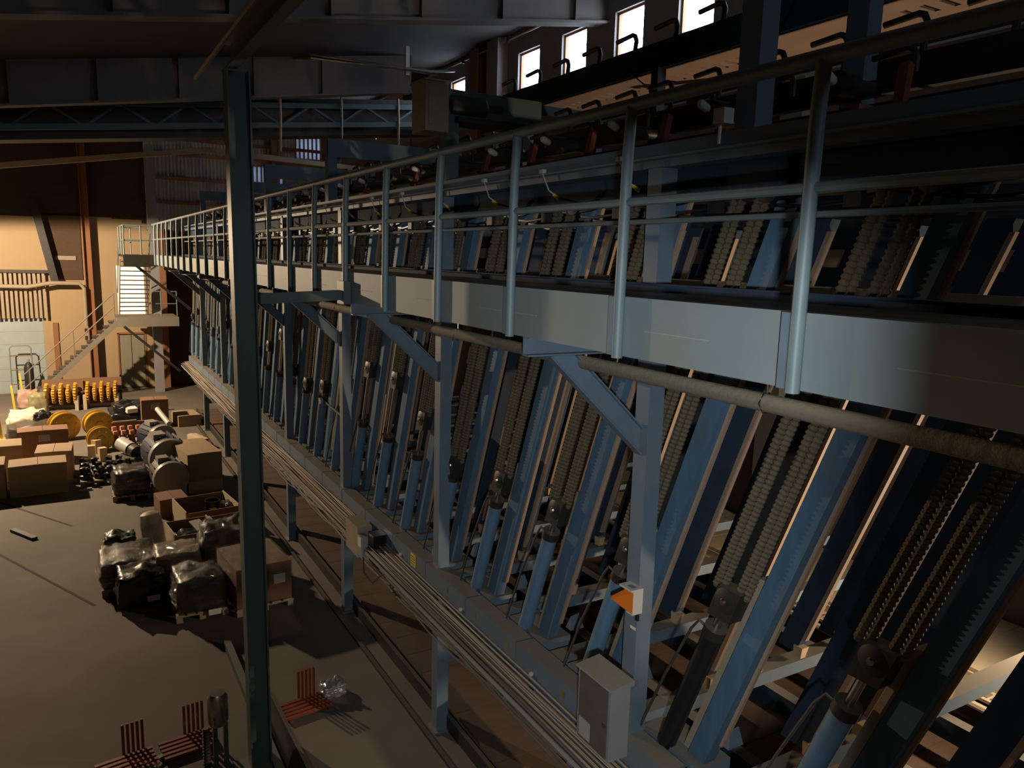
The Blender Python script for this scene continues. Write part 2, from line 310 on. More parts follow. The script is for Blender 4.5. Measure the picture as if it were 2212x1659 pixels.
tag(MB().box(3.12, 3.48, YF - 1.6, YF - 1.25, FZ, 4.3).build('pale_pillar', WALLG), 'pale square pillar behind the end of the walkway railing', 'pillar')
# gable beam and girders
gb = thing('gable_beam', 'long pale roof beam crossing the hall before the far wall', 'beam', (2, 34, 2.9))
MB().bar((-5, 34, 2.3), (5.2, 34, 4.0), .2, .2).build('left_rafter', BEIGE, gb); MB().bar((5.2, 34, 4.0), (11.9, 34, 3.75), .2, .2).build('right_rafter', BEIGE, gb)
def girder(y, x0, x1, label, drop=.0):
    t = thing('roof_girder', label, 'girder', ((x0 + x1) / 2, y, 3.5), 'roof girders')
    b = lambda x: 3.68 - drop + .153 * x
    MB().hexa([(x0, y, b(x0)), (x1, y, b(x1)), (x1, y + .12, b(x1)), (x0, y + .12, b(x0)), (x0, y, roofz(x0)), (x1, y, roofz(x1)), (x1, y + .12, roofz(x1)), (x0, y + .12, roofz(x0))]).build('web', ROOFG, t)
    MB().hexa([(x0, y - .14, b(x0) - .06), (x1, y - .14, b(x1) - .06), (x1, y + .26, b(x1) - .06), (x0, y + .26, b(x0) - .06), (x0, y - .14, b(x0)), (x1, y - .14, b(x1)), (x1, y + .26, b(x1)), (x0, y + .26, b(x0))]).build('bottom_flange', ROOFG, t)
    n = int((x1 - x0) / 2.0)
    for i in range(n): MB().box(x0 + 1 + i * 2, x0 + 1.04 + i * 2, y - .1, y, b(x0 + 1 + i * 2), roofz(x0 + 1 + i * 2) - .02).build('stiffener', ROOFG, t)
girder(24, XL, 9.9, 'deep grey roof girder with pale lower flange, farthest before the blue truss')
girder(16.5, XL, XR, 'deep grey roof girder above the hanging cable loop', -.35)
girder(9.5, XL, XR, 'dark roof girder nearest the camera overhead', -.5)
tr = thing('conveyor_truss', 'teal lattice truss crossing high before the ribbed far sheeting', 'truss', (8, 26, 4))
MB().bar((-21.9, 26, 1.79), (12, 26, 5.21), .16, .16).build('top_chord', TEAL, tr); MB().bar((-21.9, 26, .91), (12, 26, 4.66), .16, .16).build('bottom_chord', TEAL, tr)
for i in range(22):
    x = -8.6 + i * .93; a = 4.15 + (x - 1.5) * .101; b = 3.5 + (x - 1.5) * .1106; x2 = x + .93; a2 = 4.15 + (x2 - 1.5) * .101; b2 = 3.5 + (x2 - 1.5) * .1106
    (MB().bar((x, 26, a), (x2, 26, b2), .06, .06) if i % 2 else MB().bar((x, 26, b), (x2, 26, a2), .06, .06)).build('diagonal', TEAL, tr)
MB().hexa([(-21.9, 26.3, .6), (11.9, 26.3, 4.35), (11.9, 27.2, 4.35), (-21.9, 27.2, .6), (-21.9, 26.3, 2.0), (11.9, 26.3, 5.5), (11.9, 27.2, 5.5), (-21.9, 27.2, 2.0)]).build('belt_pan', BAR, tr)
for x in (6.2, 8.2, 10.2): MB().tube([(x, 25.9, 3.2), (x + .02, 25.9, 4.4), (x, 25.9, 5.3)], .04, 6).build('hanger_rod', BEIGE, tr)
for i, (x, y, z) in enumerate([(2.2, 28, 3.9), (0, 28, 3.4), (-2, 28, 3.0)]): pass
tag(MB().tube([(6.2, 24.0, 5.66), (6.25, 22.3, 5.35), (7.0, 21.6, 5.2), (8.2, 21.6, 5.25), (9.6, 21.8, 5.35), (10.6, 22.3, 5.6)], .045, 8).build('cable_loop', STEEL, smooth=True), 'shiny drooping cable loop hanging under the roof', 'cable')
tag(MB().tube([(6.25, 22.6, 5.5), (8.2, 22.3, 5.45), (10.2, 22.6, 5.45)], .025, 6).build('stay_wire', STEEL, smooth=True), 'thin wire stretched behind the drooping cable loop', 'wire')
tag(MB().box(8.9, 9.02, 22.0, 22.1, 5.2, 6.0).build('hanger_strap', MGREY), 'short hanger strap holding the cable loop to the roof', 'strap')
cd = thing('wall_conduit', 'thin conduit along the top of the window wall', 'conduit', (11.75, 20, 6.38))
MB().tube([(11.75, 4, 6.36), (11.75, 36, 6.4)], .03, 6).build('conduit_run', STEEL, cd, True)
for y in range(6, 36, 3): MB().box(11.7, 11.8, y, y + .06, 6.3, 6.5).build('clip', IRON, cd)

# ------------------------------------------------------------------ near green post, its arm and overhead beam
gp = thing('green_post', 'grey-green steel post in the foreground with arm to the walkway', 'post', (1.7, 8.75, FZ))
MB().ibeam((1.71, 8.8, FZ + .03), (1.665, 8.8, 1.86), .24, .22, .018, (1, 0, 0)).build('shaft', GREEN, gp)
MB().box(1.42, 1.98, 8.6, 9.0, FZ, FZ + .03).build('foot_plate', GREEN, gp)
MB().bar((1.8, 8.62, -.50), (2.78, 8.62, -.455), .12, .11).build('side_arm', GREEN, gp)
MB().box(2.70, 2.78, 8.5, 8.74, -.56, -.3).build('arm_plate', GREEN, gp)
MB().chan((1.665, 9.0, 2.02), (1.665, -2.4, 2.02), .3, .11, .02, sgn=1).build('overhead_beam', GREEN, gp)
tag(MB().tube([(1.35, 9.4, 1.86), (1.35, -2.3, 1.9)], .025, 6).build('overhead_cable', IRON, smooth=True), 'dark cable running beside the overhead green beam', 'cable')
kb = thing('floor_rail', 'low green steel rail along the floor at the foot of the green post', 'rail', (1.9, 7, FZ))
MB().bar((1.87, 12.0, FZ + .06), (1.87, 2.5, FZ + .06), .1, .12).build('rail', GREEN, kb)
MB().hexa([(1.95, 9.6, FZ), (2.0, 9.6, FZ), (2.0, 2.5, FZ), (1.95, 2.5, FZ), (2.0, 9.6, FZ + .45), (2.05, 9.6, FZ + .45), (2.15, 2.5, FZ + .5), (2.1, 2.5, FZ + .5)]).build('shadow_plate', IRON, kb)  # dark plate stands in for the trench shadow beside the rail

# ------------------------------------------------------------------ walkway along the sorter
XW = 2.8; Y0W, Y1W = .2, 31.0
wk = thing('walkway', 'long blue walkway beam and deck along the sorter', 'walkway', (3.3, 15, -.55))
seg = [Y0W, 3.6, 7.6, 11.4, 15.2, 19, 23, 27, Y1W]
for a, b in zip(seg, seg[1:]): MB().chan((XW, a, -.372), (XW, b - .006, -.372), .346, .09, .012, sgn=1).build('fascia_plate', PLATE, wk)
for k in range(18):
    a = 1.2 + k * 1.66; MB().box(XW - .003, XW, a, a + random.uniform(.4, 1.1), -.385, -.380).build('weld_bead', WELD, wk)
MB().box(XW + .02, 3.72, Y0W, Y1W, -.235, -.21).build('deck', IRON, wk)
MB().chan((3.80, Y0W, -.235), (3.80, Y1W, -.235), .17, .08, .01, sgn=-1).build('kick_channel', NAVY, wk)
rl = thing('guard_railing', 'blue-grey pipe guard railing on the outer edge of the walkway', 'railing', (2.8, 15, -.5))
MB().tube([(2.79, .2, .865), (2.79, Y1W, .865)], .035, 10).build('top_rail', RAIL, rl, True)
MB().tube([(2.78, .2, .333), (2.78, Y1W, .333)], .025, 8).build('mid_rail', RAIL, rl, True)
k = 0; y = 2.8 * .818 - 1.2687
while y < Y1W:
    MB().tube([(2.765, y, -.555), (2.765, y, -.3), (2.775, y, .6), (2.79, y, .865)], .033, 10).build('post', RAIL, rl, True)
    MB().box(2.745, 2.80, y + .035, y + .075, -.54, -.2).build('post_clamp', BLUE, rl); y += 1.2687
hr = thing('inner_handrail', 'thin handrail fixed to the sorter columns behind the walkway', 'handrail', (3.85, 15, .3))
MB().tube([(3.84, .2, .305), (3.84, Y1W, .305)], .02, 8).build('rail', RAIL, hr, True)
tag(MB().tube([(3.30, .3, -.745), (3.30, Y1W, -.745)], .052, 12).build('service_pipe', PIPE, smooth=True), 'thick dusty pipe hanging under the walkway', 'pipe')
for i in range(14):
    y = 2.9 + i * 1.94
    tag(MB().tube([(3.30, y, -.55), (3.30, y, -.69)], .006, 6).tube([(3.245, y, -.745), (3.28, y, -.692), (3.32, y, -.692), (3.355, y, -.745), (3.32, y, -.799), (3.28, y, -.799), (3.245, y, -.745)], .006, 6).build('pipe_hanger', STEEL), 'small wire hanger on the dusty pipe, %s from the right' % ordn(i + 1), 'hanger', 'pipe hangers under the walkway')

# support columns with bracket and brace
ncol = 7; XC = 3.88
lab = ['blue column carrying the amber lamp, nearest to the camera with a diagonal brace', 'second blue braced column, above the yellow warning sign', 'third blue braced column, beside the junction box on the cables', 'fourth blue braced column, just right of the foreground green post', 'fifth blue braced column, hidden behind the foreground green post', 'sixth blue braced column, left of the foreground green post', 'seventh blue braced column, nearest to the stair landing']
for i in range(ncol):
    y = 4.55 + 3.876 * i
    t = thing('support_column', lab[i], 'column', (XC + .07, y + .07, FZ), 'braced columns along the walkway')
    MB().ext([(-.075, -.08), (.075, -.08), (.075, .08), (-.075, .08)], (XC + .07, y + .08, -3.9), (XC + .07, y + .08, .72), (0, 1, 0)).build('shaft', BLUE, t)
    MB().box(XC - .02, XC + .16, y - .01, y + .17, .70, .74).build('cap_plate', BLUE, t)
    MB().bar((XC + .075, y + .08, FZ + .02), (XC + .075, y + .08, -4.2), .16, .17, (0, 1, 0)).build('leg', BLUE, t)
    MB().box(XC - .05, XC + .2, y - .05, y + .21, FZ, FZ + .02).build('foot_plate', BLUE, t)
    MB().chan((XW + .01, y + .16, -.615), (XC + .02, y + .16, -.615), .14, .08, .012, sgn=1).build('bracket', BLUE, t)
    bz = MB().ibeam((3.12, y + .1, -.70), (3.90, y + .1, -1.42), .17, .09, .012, (0, 0, 1)); dv = Vector((.78, 0, -.72)).normalized(); nb = len(bz.v) // 2
    for j, v in enumerate(bz.v): v += dv * ((-.688 - v.z) / dv.z if j < nb else (XC - .003 - v.x) / dv.x)
    bz.build('brace', BLUE, t)
    MB().bar((XC + .1, y + .08, -5.15), (5.6, y + .08, -5.15), .12, .14).build('tie_beam', BLUE, t)

# upper longitudinal beams
tb = thing('top_beam', 'double blue beam running along the head of the sorter bins', 'beam', (3.95, 15, .45))
MB().box(3.86, 4.02, .3, 31, .775, .87).build('upper_channel', BLUE, tb)
MB().box(3.82, 4.06, .3, 31, .758, .775).build('flange', PLATE, tb)
MB().box(3.88, 4.02, .3, 31, .70, .758).build('lower_channel', BLUE, tb)
MB().box(4.04, 4.08, .3, 31, .45, .75).build('back_board', NAVY, tb)
tag(MB().bar((4.62, .5, -.21), (4.62, 30.5, -.21), .08, .15).build('timber_rail', TIMB), 'long dusty timber rail just behind the bin arms, seen over the walkway', 'rail')
tag(MB().bar((7.6, .5, .1), (7.6, 30.5, .1), .1, .2).build('timber_rail', TIMB), 'second dusty timber rail deep inside the sorter', 'rail')

# gantry frames over the top beam
gl = ['dark blue gantry frame nearest the camera, at the top right', 'dark green gantry frame beside the tan motor box', 'teal gantry frame with flat cross plate beyond the tan motor box', 'teal gantry frame farther back, left of the larger teal one', 'small teal gantry frame close to the far wall', 'last teal gantry frame beside the pale pillar']
for i in range(6):
    y = 3.8 + 4.8 * i; gm = [BLUE, GREEN, TEAL, TEAL, TEAL, TEAL][i]; top = 2.75 if i == 0 else 1.95
    t = thing('gantry_frame', gl[i], 'frame', (4.6, y, .87), 'gantry frames over the infeed')
    MB().box(4.0, 4.16, y, y + .18, .87, top).build('post', gm, t)
    if i < 2: MB().box(5.05, 5.2, y, y + .18, .87, top).build('post', gm, t)
    MB().box(4.0, 5.3 if i < 2 else 6.6, y - .01, y + .05, top - (.42 if i == 0 else .30), top).build('cross_plate', gm, t)
    MB().box(3.96, 4.2, y - .04, y + .22, .87, .89).build('base_plate', gm, t)
mb = thing('motor_box', 'tan metal box mounted on the dark green gantry frame', 'box', (3.84, 8.6, 1.43))
MB().box(3.66, 3.95, 8.45, 8.85, 1.43, 1.98).build('casing', mat('tan_enamel', (.30, .24, .16), .6), mb); MB().box(3.64, 3.97, 8.43, 8.87, 1.98, 2.0).build('lid', mat('tan_enamel', (.3, .24, .16)), mb)
MB().box(3.70, 3.91, 8.44, 8.45, 1.5, 1.9).build('cover_panel', mat('tan_enamel', (.3, .24, .16)), mb)
hm = thing('hoist_drive', 'dark drive unit lying across the gantry beside the tan motor box', 'drive', (4.6, 8.7, 1.6))
MB().lathe((4.0, 8.7, 1.78), (1, 0, 0), [(0, .1), (.05, .16), (.5, .16), (.55, .12), (.75, .12), (.8, .05)], 16).build('housing', IRON, hm, True); MB().box(4.1, 5.2, 8.5, 8.9, 1.58, 1.64).build('base', IRON, hm)
sb = thing('sensor_box', 'small white box with stub at the foot of the nearest gantry post', 'box', (3.92, 3.95, 1.0))
MB().box(3.84, 3.93, 3.92, 4.02, .93, 1.03).build('casing', WHITEP, sb); MB().tube([(3.86, 3.97, .93), (3.86, 3.97, .80)], .012, 8).build('stub', WHITEP, sb, True)
for i in range(12):
    y = 5.0 + i * 1.14
    t = thing('sensor_cable', 'small yellow-tipped sensor cable drooping from the top beam, %s from the nearest gantry post' % ordn(i + 1), 'cable', (3.84, y, .75), 'sensor cables on the top beam')
    MB().box(3.80, 3.84, y - .03, y + .03, .775, .81).build('holder', WHITEP, t)
    MB().tube([(3.82, y, .78), (3.83, y - .1, .62), (3.9, y - .17, .55)], .006, 6).build('wire', WHITEP, t, True)
    MB().tube([(3.86, y - .13, .585), (3.9, y - .17, .545)], .016, 8).build('connector', YELP, t, True)
    MB().tube([(3.9, y - .17, .55), (4.0, y - .4, .50), (4.1, y - .8, .55), (4.1, y - 1.1, .56)], .01, 6).build('lead', BLACK, t, True)

# infeed conveyors with hooks and red brackets
ic = thing('infeed_conveyor', 'dark infeed conveyor with red brackets above the sorter bins', 'conveyor', (5.5, 15, .9))
for x, z in ((4.75, 1.02), (5.5, 1.02), (6.3, 1.05), (7.2, 1.05), (8.2, 1.05)): MB().bar((x, 1, z), (x, 31, z), .07, .12).build('chain_rail', IRON, ic)
MB().tube([(4.35, 2, 1.32), (4.35, 31, 1.30)], .015, 6).build('guide_rod', STEEL, ic, True)
MB().bar((6.0, 1, 1.62), (6.0, 31, 1.62), .1, .16).build('hook_rail', IRON, ic)
MB().bar((4.9, 1, 1.22), (4.9, 31, 1.22), .08, .10).build('hook_rail', IRON, ic)
a0 = MB().bar((4.2, 3.2, .95), (6.9, 3.2, .95), .06, .06).build('red_arm', RED, ic)
u0 = MB().bar((4.62, 3.2, .9), (4.75, 3.26, 1.3), .06, .07, (0, 1, 0)).build('red_upright', RED, ic)
r0 = MB().lathe((4.28, 3.5, 1.22), (1, .2, -.3), [(0, .02), (.02, .035), (.10, .035), (.12, .025)], 10).build('lit_end', WHITEP, ic, True)  # white colour stands in for light catching the ends
c0 = MB().lathe((4.4, 3.5, 1.18), (1, 0, 0), [(0, .08), (.15, .08), (.16, .05), (.4, .05)], 12).build('sprocket_hub', IRON, ic, True)
h0 = MB().tube([(4.9, 3.3, 1.2), (4.9, 3.3, 1.38), (4.9, 3.32, 1.42), (4.9, 3.36, 1.44), (4.9, 3.62, 1.42)], .022, 8).build('hook', IRON, ic, True)
h1 = MB().tube([(6.0, 3.3, 1.66), (6.0, 3.28, 1.93), (6.0, 3.31, 1.99), (6.0, 3.36, 2.01), (6.0, 3.66, 1.99)], .028, 8).build('hook', IRON, ic, True)
h2 = MB().tube([(7.0, 3.3, 1.08), (7.0, 3.28, 1.33), (7.0, 3.31, 1.39), (7.0, 3.36, 1.41), (7.0, 3.66, 1.39)], .026, 8).build('hook', IRON, ic, True)
rep(a0, 24, 1.14); rep(u0, 24, 1.14); rep(r0, 24, 1.14); rep(c0, 24, 1.14); rep(h0, 30, .9, .1); rep(h1, 22, .72, .08); rep(h2, 26, .95, .1)

dc = thing('drooping_cables', 'dark cables drooping under the top beam above the bin arms', 'cables', (4.1, 15, .45))
for k in range(4):
    pts = [(4.09 + .03 * k + .015 * math.sin(j * 1.7 + k), 2.0 + j * .285, .50 - .05 * k - .07 * abs(math.sin(j * .785 + k * .8))) for j in range(100)]
    MB().tube(pts, .013, 5).build('cable', BLACK, dc, True)
v0 = MB().box(4.07, 4.12, 3.0, 3.12, .36, .48).build('valve', IRON, dc); rep(v0, 24, 1.14)
# perforated upper catwalk
cw = thing('upper_catwalk', 'raised perforated catwalk under the windows, carried on dark posts', 'catwalk', (6.8, 8, 2.3))
bm = bmesh.new(); cells = {}
ny = 150; xs = [6.12, 6.2, 6.42, 6.5, 6.72, 6.8, 7.05, 7.15, 7.5, 7.6]; y0c, y1c = 1.2, 10.5
vv = [[bm.verts.new((x, y0c + (y1c - y0c) * j / ny, 2.36)) for j in range(ny + 1)] for x in xs]
for i in range(len(xs) - 1):
    for j in range(ny):
        if i in (1, 5) and j % 3 == 0 and 1 < j < ny - 2 and (j // 30) % 5 != 2: continue
        bm.faces.new((vv[i][j], vv[i + 1][j], vv[i + 1][j + 1], vv[i][j + 1]))
me = bpy.data.meshes.new('deck'); o0 = PL[cw.name]
for v in bm.verts: v.co -= o0
bm.to_mesh(me); bm.free(); me.materials.append(mat('brown_sheet', (.34, .225, .16), .8, var=.2, scale=2)); dk = bpy.data.objects.new('deck', me); COL.objects.link(dk); dk.parent = cw
sm = dk.modifiers.new('thick', 'SOLIDIFY'); sm.thickness = .02; PL[dk.name] = o0
MB().chan((6.06, .8, 2.36), (6.06, 11.0, 2.36), .3, .08, .02, sgn=1).build('edge_beam', NAVY, cw)
MB().chan((7.62, .8, 2.36), (7.62, 11.0, 2.36), .3, .08, .02, sgn=-1).build('edge_beam', NAVY, cw)
MB().box(6.06, 7.62, 10.5, 10.56, 2.2, 2.5).build('end_plate', NAVY, cw)
for y in (2.0, 7.3, 10.5):
    for x in (6.08, 7.55): MB().bar((x, y, 1.0), (x, y, 2.22), .12, .12, (0, 1, 0)).build('post', NAVY, cw)
for j in range(11): MB().tube([(6.05, 3.4 + j * .72, 2.5), (6.05, 3.38 + j * .72, 2.6), (6.05, 3.41 + j * .72, 2.66), (6.05, 3.46 + j * .72, 2.68), (6.05, 3.76 + j * .72, 2.66)], .028, 8).build('hook', IRON, cw, True)
tag(MB().tube([(5.6, 4.9, 2.35), (5.5, 5.3, 1.6), (5.4, 5.6, 1.25)], .008, 5).build('slack_wire', BLACK, smooth=True), 'thin black wire hanging from the catwalk near the nearest gantry', 'wire')
tag(MB().tube([(6.1, 7.9, 2.3), (5.7, 7.0, 1.9), (5.4, 6.5, 1.5)], .008, 5).build('slack_wire', BLACK, smooth=True), 'thin black wire hanging from the catwalk above the top rail', 'wire')

# ------------------------------------------------------------------ sorter bins (one leaning set of arms, chains and blades, then copies)
KL = math.tan(R(20.45))
def lean(m, x0, x1, ya, yb, z0, z1):
    f = lambda y, z: y - KL * (z + .5)
    return m.hexa([(x0, f(ya, z0), z0), (x1, f(ya, z0), z0), (x1, f(yb, z0), z0), (x0, f(yb, z0), z0), (x0, f(ya, z1), z1), (x1, f(ya, z1), z1), (x1, f(yb, z1), z1), (x0, f(yb, z1), z1)])
def lp(x, y, z): return Vector((x, y - KL * (z + .5), z))
def ribbed(m, x, y, z0, z1, r, pitch=.0098, n=8):
    k = int((z1 - z0) / pitch / .937 / 2) * 2; pts = []; rad = []
    for i in range(k + 1):
        z = z0 + (z1 - z0) * i / k; pts.append(lp(x, y, z)); rad.append(r if (i // 2) % 2 else r * .74)
    return m.tube(pts, r, n, rad)
LDIR = (lp(0, 0, 0) - lp(0, 0, -1)).normalized()
BINS = []
YB0 = 2.69
def make_bin(i):
    zp = [-2.42, -2.42, -2.15, -2.55, -1.75, -2.3, -2.42][i]      # how far the carriage pulley stands above the cylinder
    y = YB0
    t = thing('sorter_bin', '', 'bin', (4.2, y + 1.3, -3.9), 'leaning bins of the lumber sorter')
    a = lean(MB(), 4.12, 4.24, y, y + .18, -3.88, .62).build('arm', BLUE2, t)
    lean(MB(), 4.20, 4.235, y - .03, y - .002, -3.7, .5).build('edge_strip', EDGEBR, a)
    lean(MB(), 4.16, 4.34, y + .20, y + .27, -3.88, -2.2).build('guide_rail', TIMB, t)
    for yy, r in ((.245, .032), (.315, .036), (.465, .032), (.535, .036)):
        ribbed(MB(), 4.09, y + yy, zp + .05, .55, r).build('lifting_chain', CHAIN, t)
    b = MB().tube([lp(4.08, y + .38, -3.9), lp(4.08, y + .38, -2.74)], .078, 16).build('cylinder', CYL if i != 6 else BLACK, t, True)
    MB().tube([lp(4.08, y + .38, -2.76), lp(4.08, y + .38, -2.68)], .088, 16).build('gland', IRON, b, True)
    MB().tube([lp(4.08, y + .38, -2.7), lp(4.08, y + .38, zp - .1)], .03, 10).build('piston_rod', STEEL, b, True)
    pb = lean(MB(), 4.02, 4.15, y + .25, y + .47, zp - .16, zp + .1).build('pulley_block', IRON, t)
    MB().lathe(lp(4.0, y + .36, zp), (1, 0, 0), [(0, .05), (.02, .10), (.10, .10), (.12, .05)], 16).build('pulley', IRON, pb, True)
    MB().lathe(lp(3.985, y + .36, zp), (1, 0, 0), [(0, .02), (.02, .03)], 8).build('pulley_pin', STEEL, pb, True)
    MB().tube([lp(4.08, y + .42, -2.74), lp(4.04, y + .52, -2.68), lp(4.04, y + .56, -2.78), (4.0, lp(0, y + .6, -3.3).y, -3.3), (3.98, lp(0, y + .62, -3.9).y, -3.9)], .012, 6).build('hydraulic_hose', CABLK, t, True)
    for x in ((4.96, 5.58, 6.2, 6.82) if i != 5 else (4.96,)):
        w = .25 if x < 6 else .22
        bl = lean(MB(), x, x + .12, y - .265, y - .265 + w, -3.86, .4).build('blade', NAVY, t)
        lean(MB(), x + .0, x + .055, y - .31, y - .267, -3.7, .3).build('edge_strip', EDGEBR, bl)
        yb = lp(0, y - .30, -3.86).y
        MB().hexa([(x - .01, yb - .04, -3.9), (x + .06, yb - .04, -3.9), (x + .06, yb + .05, -3.9), (x - .01, yb + .05, -3.9), (x - .02, yb - .06, -3.78), (x + .08, yb - .06, -3.78), (x + .08, yb + .05, -3.78), (x - .02, yb + .05, -3.78)]).build('stop_block', TANW, bl)
    yb = lp(0, y - .3, -3.9).y
    MB().chan((4.02, yb - .04, -3.99), (9.6, yb - .04, -3.99), .13 if i != 5 else .10, .17 if i != 5 else .06, .014, sgn=-1).build('cross_beam', BLUE, t)
    MB().box(4.05, 4.40, yb + .28, yb + .95, -4.02, -3.90).build('base_shelf', BLUE, t)
    MB().hexa([(4.45, yb + .35, -3.9), (4.62, yb + .35, -3.9), (4.62, yb + .45, -3.9), (4.45, yb + .45, -3.9), (4.45, yb + .35, -3.74), (4.55, yb + .35, -3.72), (4.55, yb + .36, -3.72), (4.45, yb + .36, -3.74)]).build('gusset', BLUE, t)
    MB().lathe((4.05, lp(0, y + .25, .5).y, .52), (1, 0, 0), [(0, .04), (.01, .11), (.12, .11), (.13, .04)], 14).build('head_pulley', IRON, t, True)
    return t
protos = [make_bin(i) for i in range(7)]
trees = [grab(p) for p in protos]
where = lambda i: ('leaning blue sorter bin, %s to the right of the amber lamp' % ordn(3 - i)) if i < 3 else 'leaning blue sorter bin, %s to the left of the amber lamp' % ordn(i - 2)
for i in range(-2, 25):
    k = (i * 3 + 3) % 5 if i > 4 else (i + 2) % 6
    k = {-2: 5, -1: 5, 0: 6, 1: 0, 2: 0, 3: 1, 4: 3, 5: 2, 6: 4}.get(i, k)
    b = dup(protos[k], (0, 1.14 * i, 0), trees[k]); b['label'] = where(i)
for p, tr_ in zip(protos, trees):
    for c, gs in tr_:
        for g in gs: bpy.data.objects.remove(g)
        bpy.data.objects.remove(c)
    bpy.data.objects.remove(p)

# ------------------------------------------------------------------ lower beam, cables, boxes
lb = thing('lower_beam', 'long blue beam with dusty tan top in front of the bin feet', 'beam', (3.9, 15, -4.2))
joints = [8.68 + 1.165 * k for k in range(-7, 20)]
for a, b in zip(joints, joints[1:]):
    m = MB().box(3.81, 4.01, a + .016, b - .016, -4.2, -3.9)
    m.build('beam_cover', BLUE, lb)
MB().box(3.83, 4.0, .5, 30.8, -4.19, -3.91).build('core', NAVY, lb)
sg = MB().box(3.802, 3.81, 9.0, 9.16, -4.10, -3.93).build('warning_sign', YELP, lb)
for k in range(4): MB().box(3.80, 3.803, 9.02, 9.14, -4.07 + k * .034, -4.062 + k * .034).build('printed_line', BLACK, sg)
for y in (10.35, 11.2, 8.0, 6.5, 5.45, 7.25): MB().box(3.806, 3.81, y, y + .045, -4.04, -3.98).build('warning_sticker', OLIVE, lb)
for y in (7.6, 6.0, 9.5): MB().box(3.78, 3.81, y, y + .03, -4.1, -4.07).build('cable_clip', WHITEP, lb)
ct = thing('cable_tray', 'steel tray under the bundle of dusty cables', 'tray', (3.66, 15, -4.3))
MB().box(3.54, 3.80, 1.0, 30.8, -4.285, -4.27).build('tray_floor', IRON, ct); MB().box(3.53, 3.545, 1.0, 30.8, -4.285, -4.24).build('tray_lip', GREY, ct)
for k in range(26): MB().box(3.54, 3.86, 1.5 + k * 1.14, 1.56 + k * 1.14, -4.33, -4.285).build('tray_arm', BLUE, ct)
cb = thing('cable_bundle', 'thick bundle of dusty brown cables along the lower beam', 'cables', (3.66, 15, -4.27))
for k in range(26):
    x = 3.565 + (k % 13) * .0185; z0 = -4.26 + (k // 13) * .035 + (k % 13) * .0065 + random.uniform(-.008, .012); pts = []
    ph = random.uniform(0, 6); am = random.uniform(.008, .035)
    for j in range(31): pts.append((min(3.79, max(3.555, x + am * math.sin(j * .55 + ph) + random.uniform(-.008, .008))), .9 + j * 1.0, z0 + am * .5 * math.cos(j * .8 + ph) + (.03 if k % 5 == 0 else 0)))
    MB().tube(pts, random.uniform(.006, .014), 6).build('cable', (CABLE, CABLK, CABLE, CABLK, CABLG)[k % 5], cb, True)
lc = thing('hanging_cables', 'dark slack cables sagging under the cable tray', 'cables', (3.7, 10, -4.6))
for k in range(7):
    pts = []
    for j in range(34): pts.append((3.66 + .03 * k + .02 * math.sin(j * .7 + k), 3.0 + j * .8, -4.36 - .06 * k - .10 * abs(math.sin(j * .95 + k * 1.3))))
    MB().tube(pts, .012, 6).build('cable', CABLK, lc, True)
jb = thing('junction_box', 'grey-brown junction box with a dark connector sitting on the cable bundle', 'box', (3.6, 10.3, -4.45))
MB().box(3.50, 3.72, 10.45, 11.0, -4.42, -3.96).build('cover', TIMB, jb); MB().box(3.5, 3.6, 10.28, 10.45, -4.36, -4.05).build('casing', GREY, jb)
MB().box(3.60, 3.80, 10.05, 10.28, -4.34, -3.98).build('connector', BLACK, jb); MB().box(3.495, 3.5, 10.30, 10.43, -4.22, -4.08).build('sticker', WHITE, jb)
MB().tube([(3.55, 10.35, -4.36), (3.54, 10.3, -4.6), (3.6, 10.1, -4.7), (3.68, 9.9, -4.5)], .012, 6).build('lead', CABLK, jb, True)
cc = thing('control_cabinet', 'grey control cabinet with tinted door fixed to the nearest column', 'cabinet', (3.6, 4.5, -4.0))
MB().box(3.42, 3.61, 4.27, 4.69, -3.84, -3.23).build('casing', CABIN, cc)
MB().hexa([(3.40, 4.25, -3.235), (3.63, 4.25, -3.235), (3.63, 4.71, -3.235), (3.40, 4.71, -3.235), (3.40, 4.25, -3.22), (3.63, 4.25, -3.19), (3.63, 4.71, -3.19), (3.40, 4.71, -3.22)]).build('rain_lid', CABIN, cc)
dd = MB().box(3.41, 3.42, 4.295, 4.665, -3.82, -3.25).build('door', CABD, cc); MB().box(3.40, 3.41, 4.31, 4.34, -3.56, -3.53).build('latch', STEEL, dd)
MB().box(3.407, 3.41, 4.50, 4.65, -3.80, -3.64).build('door_label', GREY, dd)
MB().box(3.61, 3.88, 4.5, 4.62, -3.45, -3.40).build('mounting_bar', BLUE, cc)
al = thing('amber_lamp', 'amber warning lamp in a white housing on the nearest column', 'lamp', (3.82, 4.6, -2.72))
MB().box(3.78, 3.88, 4.5, 4.58, -2.80, -2.60).build('housing', WHITEP, al)
MB().box(3.76, 3.88, 4.5, 4.66, -2.60, -2.585).build('top_plate', WHITEP, al); MB().box(3.79, 3.84, 4.53, 4.6, -2.585, -2.583).build('top_label', GREY, al)
MB().hexa([(3.78, 4.50, -2.79), (3.78, 4.60, -2.79), (3.78, 4.60, -2.61), (3.78, 4.50, -2.61), (3.68, 4.62, -2.70), (3.68, 4.65, -2.70), (3.68, 4.65, -2.67), (3.68, 4.62, -2.67)]).build('lens', AMB, al)
MB().box(3.86, 3.88, 4.53, 4.56, -2.88, -2.80).build('cable_gland', BLACK, al)
tag(MB().box(3.874, 3.88, 4.56, 4.63, -2.98, -2.955).build('name_plate', WHITE), 'tiny white plate on the column below the amber lamp', 'plate')
sw = thing('limit_switch', 'small pale switch on a thin arm at the third braced column', 'switch', (3.9, 12.2, -2.75))
